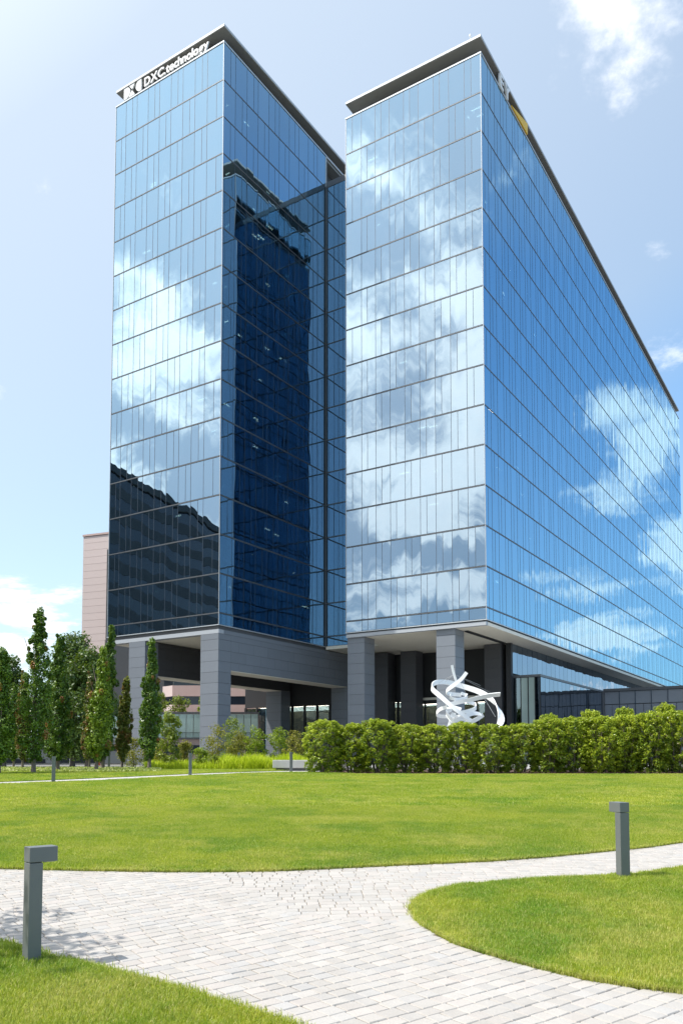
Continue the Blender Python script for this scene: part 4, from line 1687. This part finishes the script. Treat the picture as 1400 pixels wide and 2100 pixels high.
BT = [(-21.0, 64, 9.8, 5.8, 'dark broad tree behind the tall maples, before the pink block'),
      (-19.2, 62, 8.6, 4.6, 'dark broad tree between the row and the pink block, lower one'),
      (-27.2, 66, 8.6, 4.4, 'dark broad tree behind the left edge maples'),
      (-25.0, 72, 8.0, 4.0, 'rounded dark tree behind the tallest maple'),
      (-31.0, 70, 8.2, 5.5, 'far dark tree at the left picture edge')]
for i, a_ in enumerate(BT):
    broad_tree(*a_, 'dark_tree_leaf', 300 + i, leaf=0.24, n=120, per=110, z0f=0.12, group='dark trees behind the maple row')

# shade tree outside the frame whose dapple falls on the near paving
broad_tree(-6.0, 6.75, 5.0, 3.4, 'broad green shade tree left of the near bollard, its shadow on the paving', 'maple_leaf', 401, name='shade_tree', leaf=0.13, n=40, trunk=0.12, per=60, z0f=0.4)

# ---- hedge shrubs
HV = []
for k in range(4):
    rr = random.Random(500 + k)
    cc, cr, ct, cu_ = [], [], [], []
    tips = []
    for i in range(46):    # inner mass
        u = rr.random()
        w = 0.60 * (0.55 + 0.5 * math.sin(math.pi * min(1, u * 0.8 + 0.15)))
        a = rr.random() * 6.283
        q = w * rr.uniform(0.0, 0.8)
        cc.append((math.cos(a) * q, math.sin(a) * q, 0.15 + 2.1 * u))
        cr.append(rr.uniform(0.16, 0.26))
        ct.append(0.15 + rr.uniform(-0.15, 0.15))  # low tone paints the shade inside the shrub
        cu_.append(0.3)
    lumps = [(rr.random() * 6.283, rr.random(), rr.uniform(0.12, 0.34)) for _ in range(9)]
    for i in range(330):   # leafy branch ends making an uneven surface
        u = rr.random()
        a = rr.random() * 6.283
        bulge = sum(am * math.exp(-(((a - la + 3.14159) % 6.28318 - 3.14159) / 0.55) ** 2 - ((u - lu) / 0.16) ** 2) for la, lu, am in lumps)
        w = 0.62 * (0.62 + 0.5 * math.sin(math.pi * min(1, u * 0.84 + 0.14))) + bulge * 0.75
        q = w * rr.uniform(0.80, 1.04)
        cc.append((math.cos(a) * q, math.sin(a) * q, 0.06 + 2.25 * u + rr.uniform(-.05, .05)))
        cr.append(rr.uniform(0.06, 0.125))
        ct.append(0.36 + rr.uniform(-0.34, 0.34) + 0.26 * u)  # random tone, plus painted light: paler with height, dark towards the base
        cu_.append(0.12 if rr.random() < 0.3 else 0.0)
    for i in range(60):   # rounded top and upright shoots
        a = rr.random() * 6.283
        q = rr.uniform(0.0, 0.55)
        cc.append((math.cos(a) * q, math.sin(a) * q, 2.28 + rr.random() * 0.28 * (1 - q)))
        cr.append(rr.uniform(0.06, 0.11))
        ct.append(0.65 + rr.uniform(-0.25, 0.3))  # sunlit top put into the leaf colour as a paler tone
        cu_.append(0)
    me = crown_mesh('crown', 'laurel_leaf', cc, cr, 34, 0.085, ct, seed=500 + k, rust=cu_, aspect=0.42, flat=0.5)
    mb = MB()
    for j in range(7):
        a = j * 0.9
        mb.tube([(math.cos(a) * 0.1, math.sin(a) * 0.1, -0.1), (math.cos(a) * 0.3, math.sin(a) * 0.3, 0.9), (math.cos(a) * 0.5, math.sin(a) * 0.45, 2.0)], [0.035, 0.025, 0.01], 5)
    HV.append((me, mb.mesh('stems', 'bark')))
HX = [-0.75, 0.45, 1.6, 2.85, 4.0, 5.25, 6.6, 7.85, 9.0, 10.15, 11.3, 12.4, 13.45, 14.6, 15.8, 17.0]
HH = [0.90, 0.85, 0.92, 0.84, 0.82, 0.87, 0.83, 0.85, 0.93, 0.96, 0.97, 1.0, 1.04, 1.08, 1.08, 1.1]
HN = ['broad full laurel shrub at the left end of the hedge', 'second laurel shrub of the hedge from its left end', 'dense laurel shrub before the front stone pillar of the right tower',
      'slender laurel shrub right of a dark gap in the hedge', 'laurel shrub left of the white sculpture, fourth gap', 'laurel shrub just left of the sculpture foot',
      'thin laurel shrub directly before the sculpture with white showing through', 'laurel shrub under the sculpture right loop', 'laurel shrub before the vestibule doors',
      'laurel shrub right of the vestibule doors', 'laurel shrub below the lone dark green shoot', 'laurel shrub with tall shoots before the low wing',
      'brownish centred laurel shrub in the right third of the hedge', 'tall laurel shrub near the right picture edge', 'laurel shrub cut by the right picture edge', 'last laurel shrub beyond the right picture edge']
for i, (x, h, lb) in enumerate(zip(HX, HH, HN)):
    y = 35.6 + (0.25 if i % 2 else 0) 
    root = empty('laurel_shrub', (x, y, float(G(y))), i * 1.7, label=lb, cat='hedge shrub', group='laurel shrubs forming the hedge')
    cm, sm = HV[i % 4]
    o = link_mesh('crown', cm, root, (0, 0, 0))
    link_mesh('stems', sm, root, (0, 0, 0))
    root.scale = (1.2, 1.12, h) if i != 0 else (1.22, 1.15, h)
for i, (x, y, sc_, lb) in enumerate(((9.6, 37.6, 1.08, 'round green laurel rising behind the hedge, left of the two'), (11.5, 37.8, 1.16, 'taller green laurel rising behind the hedge'),
                                      (13.0, 37.6, 1.2, 'green laurel tip behind the hedge before the low wing'), (14.9, 37.6, 1.26, 'tall laurel behind the hedge at the right edge'))):
    root = empty('laurel_shrub', (x, y, float(G(y)) - 0.1), i * 2.1, label=lb, cat='hedge shrub', group='laurel shrubs behind the hedge')
    cm, sm = HV[(i + 1) % 4]
    link_mesh('crown', cm, root, (0, 0, 0))
    link_mesh('stems', sm, root, (0, 0, 0))
    root.scale = (0.8, 0.8, sc_)

# ---- garden shrubs before the portal: px centre, y depth, height, width
SH = [(350, 45, 3.0, 1.7, 'feathery_tree', 'feather_shrub_leaf', 'airy pale green young tree right of the lone maple', 0.16),
      (448, 47, 2.3, 2.2, 'garden_shrub', 'olive_shrub_leaf', 'yellow bronze shrub with long shoots at the stone pillar foot', 0.10),
      (490, 48, 2.1, 1.7, 'garden_shrub', 'olive_shrub_leaf', 'olive shrub right of the stone pillar', 0.10),
      (478, 62, 3.6, 2.0, 'garden_shrub', 'feather_shrub_leaf', 'small pale tree top right of the pillar, further back', 0.14),
      (524, 47, 2.4, 1.6, 'garden_shrub', 'lime_shrub_leaf', 'bright lime green shrub between the olive shrubs', 0.11),
      (572, 47, 2.2, 1.6, 'garden_shrub', 'lime_shrub_leaf', 'green shrub behind the stone seat, left one', 0.10),
      (605, 46, 2.0, 1.5, 'garden_shrub', 'olive_shrub_leaf', 'grey green shrub behind the stone seat next to the hedge', 0.09),
      (412, 44, 1.1, 1.1, 'garden_shrub', 'lime_shrub_leaf', 'small yellow green shrub left of the pillar foot', 0.09),
      (330, 47, 1.6, 1.3, 'garden_shrub', 'olive_shrub_leaf', 'low olive shrub behind the feathery tree', 0.10),
      (380, 48, 1.5, 1.3, 'garden_shrub', 'olive_shrub_leaf', 'low brownish shrub between the two far bollards', 0.10),
      (275, 48, 1.7, 1.8, 'garden_shrub', 'olive_shrub_leaf', 'low shrub left of the lone maple trunk', 0.10),
      (440, 42.5, 0.7, 0.7, 'garden_shrub', 'feather_shrub_leaf', 'small grey green mound in the ornamental grass', 0.08)]
for i, (u, y, H, Wd, nm, mt, lb, lf_) in enumerate(SH):
    x = (u - 700) / FPX * y
    broad_tree(x, y, H, Wd, lb, mt, 600 + i, name=nm, leaf=lf_, n=38, cat='shrub' if nm == 'garden_shrub' else 'tree', trunk=0.03, per=55, z0f=0.12, group='garden shrubs before the portal' if nm == 'garden_shrub' else None, tone=0.5)
# planting on the podium roof
for i, (x, H, Wd) in enumerate(((-25.5, 2.6, 3.2), (-22.5, 1.9, 4.0), (-19.0, 2.3, 2.6))):
    root = broad_tree(x, 113.5, H, Wd, ('round bush on the podium roof, left one', 'low wide bush on the podium roof in the middle', 'bush on the podium roof beside the stone pillar')[i],
                      'feather_shrub_leaf', 650 + i, name='roof_bush', leaf=0.3, n=24, cat='bush', trunk=0.04, per=40, z0f=0.05, group='bushes on the podium roof', tone=0.5)
    root.location.z = 8.2


# ---- blades: ornamental grass, ground cover, lawn
def blade_mesh(name, mat, P, h, wd, lean, seed, tone=0.5, bend=0.5):
    """one three-vertex bent blade (2 quads) per point"""
    R = np.random.default_rng(seed)
    N = len(P)
    a = R.random(N) * 6.283
    d = np.stack([np.cos(a), np.sin(a), np.zeros(N)], 1)
    s = np.stack([-np.sin(a), np.cos(a), np.zeros(N)], 1)
    hh = (h * (0.55 + 0.75 * R.random(N)))[:, None]
    ww = (wd * (0.7 + 0.6 * R.random(N)))[:, None]
    ln = (lean * R.random(N))[:, None]
    up = np.array([0, 0, 1.0])
    p0 = P
    p1 = P + up * hh * 0.6 + d * hh * ln * 0.35
    p2 = P + up * hh * (1.0 - ln * 0.3) + d * hh * ln
    Vv = np.stack([p0 - s * ww, p0 + s * ww, p1 + s * ww * 0.8, p1 - s * ww * 0.8, p2 + s * ww * 0.15, p2 - s * ww * 0.15], 1).reshape(-1, 3)
    b_ = np.arange(N)[:, None] * 6
    Ff = np.concatenate([b_ + np.array([0, 1, 2, 3]), b_ + np.array([3, 2, 4, 5])], 1).reshape(-1, 4)
    t = np.repeat(np.clip(tone + R.normal(size=N) * 0.3, 0, 1), 2)
    return raw_mesh(name, Vv, Ff, mat, {'tone': t, 'rust': t * 0})


def px_region(u0, u1, y0, y1, n, seed):
    R = np.random.default_rng(seed)
    y = R.uniform(y0, y1, n)
    u = R.uniform(u0, u1, n)
    x = (u - 700) / FPX * y
    return x, y


x1, y1_ = px_region(455, 640, 41.2, 46, 7000, 1)
x2, y2_ = px_region(300, 470, 41.5, 47, 5000, 2)
P = np.stack([np.concatenate([x1, x2]), np.concatenate([y1_, y2_]), np.zeros(12000)], 1)
mound = 0.18 * np.sin(P[:, 0] * 1.7) ** 2
P[:, 2] = G(P[:, 1])
hgt = np.where(np.arange(12000) < 7000, 0.62, 0.34) + mound
me = blade_mesh('ornamental_grass', 'ornamental_grass', P, hgt, 0.014, 1.0, 5)
o = bpy.data.objects.new('ornamental_grass', me)
COL.objects.link(o)
tag(o, 'lime yellow ornamental grass in soft mounds before the portal', 'ornamental grass', kind='stuff')

x1, y1_ = px_region(-260, 330, 36.5, 46, 16000, 3)
P = np.stack([x1, y1_, G(y1_) + 0.02], 1)
me = blade_mesh('ground_cover', 'ground_cover_leaf', P, 0.12, 0.045, 1.6, 6)
o = bpy.data.objects.new('ground_cover', me)
COL.objects.link(o)
tag(o, 'pale yellow green ground cover under the maple row', 'ground cover', kind='stuff')


def tuft(name, n, h, spread, wd, seed, lean=0.9):
    R = np.random.default_rng(seed)
    r = spread * np.sqrt(R.random(n))
    a = R.random(n) * 6.283
    P = np.stack([r * np.cos(a), r * np.sin(a), np.zeros(n)], 1)
    return blade_mesh(name, 'grass_blade', P, h, wd, lean, seed + 1)


def scatter(name, label, pts, scale, tuft_mesh, seed):
    """one lawn patch: tufts of blades instanced on points with geometry nodes"""
    R = np.random.default_rng(seed)
    src = bpy.data.objects.new(name + '_tuft', tuft_mesh)
    COL.objects.link(src)
    src.location = tuple(pts[0])
    tag(src, label + ', single tuft', 'grass', kind='stuff')
    me = bpy.data.meshes.new(name)
    me.vertices.add(len(pts))
    me.vertices.foreach_set('co', pts.astype(np.float32).ravel())
    a = me.attributes.new('rot', 'FLOAT', 'POINT')
    a.data.foreach_set('value', (R.random(len(pts)) * 6.283).astype(np.float32))
    a = me.attributes.new('scl', 'FLOAT', 'POINT')
    a.data.foreach_set('value', scale.astype(np.float32))
    o = bpy.data.objects.new(name, me)
    COL.objects.link(o)
    tag(o, label, 'grass', kind='stuff')
    ng = bpy.data.node_groups.new(name, 'GeometryNodeTree')
    ng.interface.new_socket('Geometry', in_out='INPUT', socket_type='NodeSocketGeometry')
    ng.interface.new_socket('Geometry', in_out='OUTPUT', socket_type='NodeSocketGeometry')
    gi, go_ = ng.nodes.new('NodeGroupInput'), ng.nodes.new('NodeGroupOutput')
    ip = ng.nodes.new('GeometryNodeInstanceOnPoints')
    oi = ng.nodes.new('GeometryNodeObjectInfo')
    oi.inputs['Object'].default_value = src
    oi.transform_space = 'ORIGINAL'
    na = ng.nodes.new('GeometryNodeInputNamedAttribute')
    na.data_type = 'FLOAT'
    na.inputs['Name'].default_value = 'rot'
    nb_ = ng.nodes.new('GeometryNodeInputNamedAttribute')
    nb_.data_type = 'FLOAT'
    nb_.inputs['Name'].default_value = 'scl'
    cx = ng.nodes.new('ShaderNodeCombineXYZ')
    L = ng.links.new
    L(gi.outputs[0], ip.inputs['Points'])
    L(oi.outputs['Geometry'], ip.inputs['Instance'])
    L(na.outputs['Attribute'], cx.inputs[2])
    L(cx.outputs[0], ip.inputs['Rotation'])
    L(nb_.outputs['Attribute'], ip.inputs['Scale'])
    L(ip.outputs[0], go_.inputs[0])
    md = o.modifiers.new('tufts', 'NODES')
    md.node_group = ng
    return o


def lawn_points(n, x0, x1, y0, y1, lo, hi, seed, marg=0.02, power=1.0):
    R = np.random.default_rng(seed)
    y = y0 + (y1 - y0) * R.random(n) ** power
    x = R.uniform(x0, x1, n)
    lo_ = np.array([lo(v) for v in x])
    hi_ = np.array([hi(v) for v in x])
    k = (y > lo_ + marg) & (y < hi_ - marg) & (np.abs(x) < 0.44 * y + 1.8)
    x, y = x[k], y[k]
    return np.stack([x, y, G(y) + 0.025], 1)


tA = tuft('tuft', 26, 0.034, 0.075, 0.0016, 21)
tB = tuft('tuft', 40, 0.035, 0.17, 0.0028, 22)
tC = tuft('tuft', 50, 0.038, 0.32, 0.0055, 23)
p1_ = lawn_points(24000, 0.6, 7.5, 5.0, 13, il, iu, 31)
scatter('island_grass', 'short mown grass on the curved island lawn at the right', p1_, 0.8 + 0.5 * np.random.default_rng(1).random(len(p1_)), tA, 41)
p2_ = lawn_points(19000, -5.5, 1, 4.0, 8.6, lambda x: 4.0, nl, 32)
scatter('near_grass', 'longer mown grass in the lower left corner', p2_, 0.9 + 0.6 * np.random.default_rng(2).random(len(p2_)), tA, 42)
p3_ = lawn_points(38000, -9, 8, 10.2, 19, ll, lf, 33)
scatter('main_grass', 'mown grass on the front of the main lawn', p3_, 0.7 + 0.5 * np.random.default_rng(3).random(len(p3_)), tB, 43)
p4_ = lawn_points(30000, -15, 15, 18.5, 37, ll, lf, 34)
scatter('back_grass', 'mown grass on the far part of the main lawn', p4_, 0.65 + 0.5 * np.random.default_rng(4).random(len(p4_)), tC, 44)
p5_ = lawn_points(9000, -16, -1.5, 27, 44, lambda x: pu(x), lambda x: 44.0, 35)
scatter('strip_grass', 'mown grass between the garden path and the maples', p5_, 0.7 + 0.5 * np.random.default_rng(5).random(len(p5_)), tC, 45)
# fringe along the cut edges, denser and overhanging
def fringe(name, label, curve, x0, x1, n, side, seed, tm, extra=None):
    R = np.random.default_rng(seed)
    x = R.uniform(x0, x1, n)
    y = np.array([curve(v) for v in x]) + side * R.random(n) * 0.05
    pts = np.stack([x, y, G(y) + 0.0], 1)
    return pts


fr = np.concatenate([fringe('', '', ll, -5, 7, 4200, 1, 51, tA), fringe('', '', iu, 0.69, 6, 2200, -1, 52, tA), fringe('', '', il, 0.69, 3, 1500, 1, 53, tA), fringe('', '', nl, -4, 0.2, 2500, -1, 54, tA)])
scatter('edge_grass', 'overhanging grass along the cut lawn edges', fr, 0.7 + 0.6 * np.random.default_rng(6).random(len(fr)), tuft('tuft', 12, 0.04, 0.03, 0.0017, 24, 1.3), 46)
# fallen mulch chips along the hedge
R = np.random.default_rng(9)
xm = R.uniform(-0.8, 16, 2600)
ym = 34.35 + R.random(2600) * 1.2
me = crown_mesh('mulch_chips', 'mulch', np.stack([xm, ym, G(ym) + 0.03], 1), np.full(2600, 0.02), 1, 0.07, np.full(2600, 0.5), seed=3)
o = bpy.data.objects.new('mulch_chips', me)
COL.objects.link(o)
tag(o, 'dark brown bark mulch chips under the hedge', 'mulch', kind='stuff')
print('objects', len(bpy.data.objects))
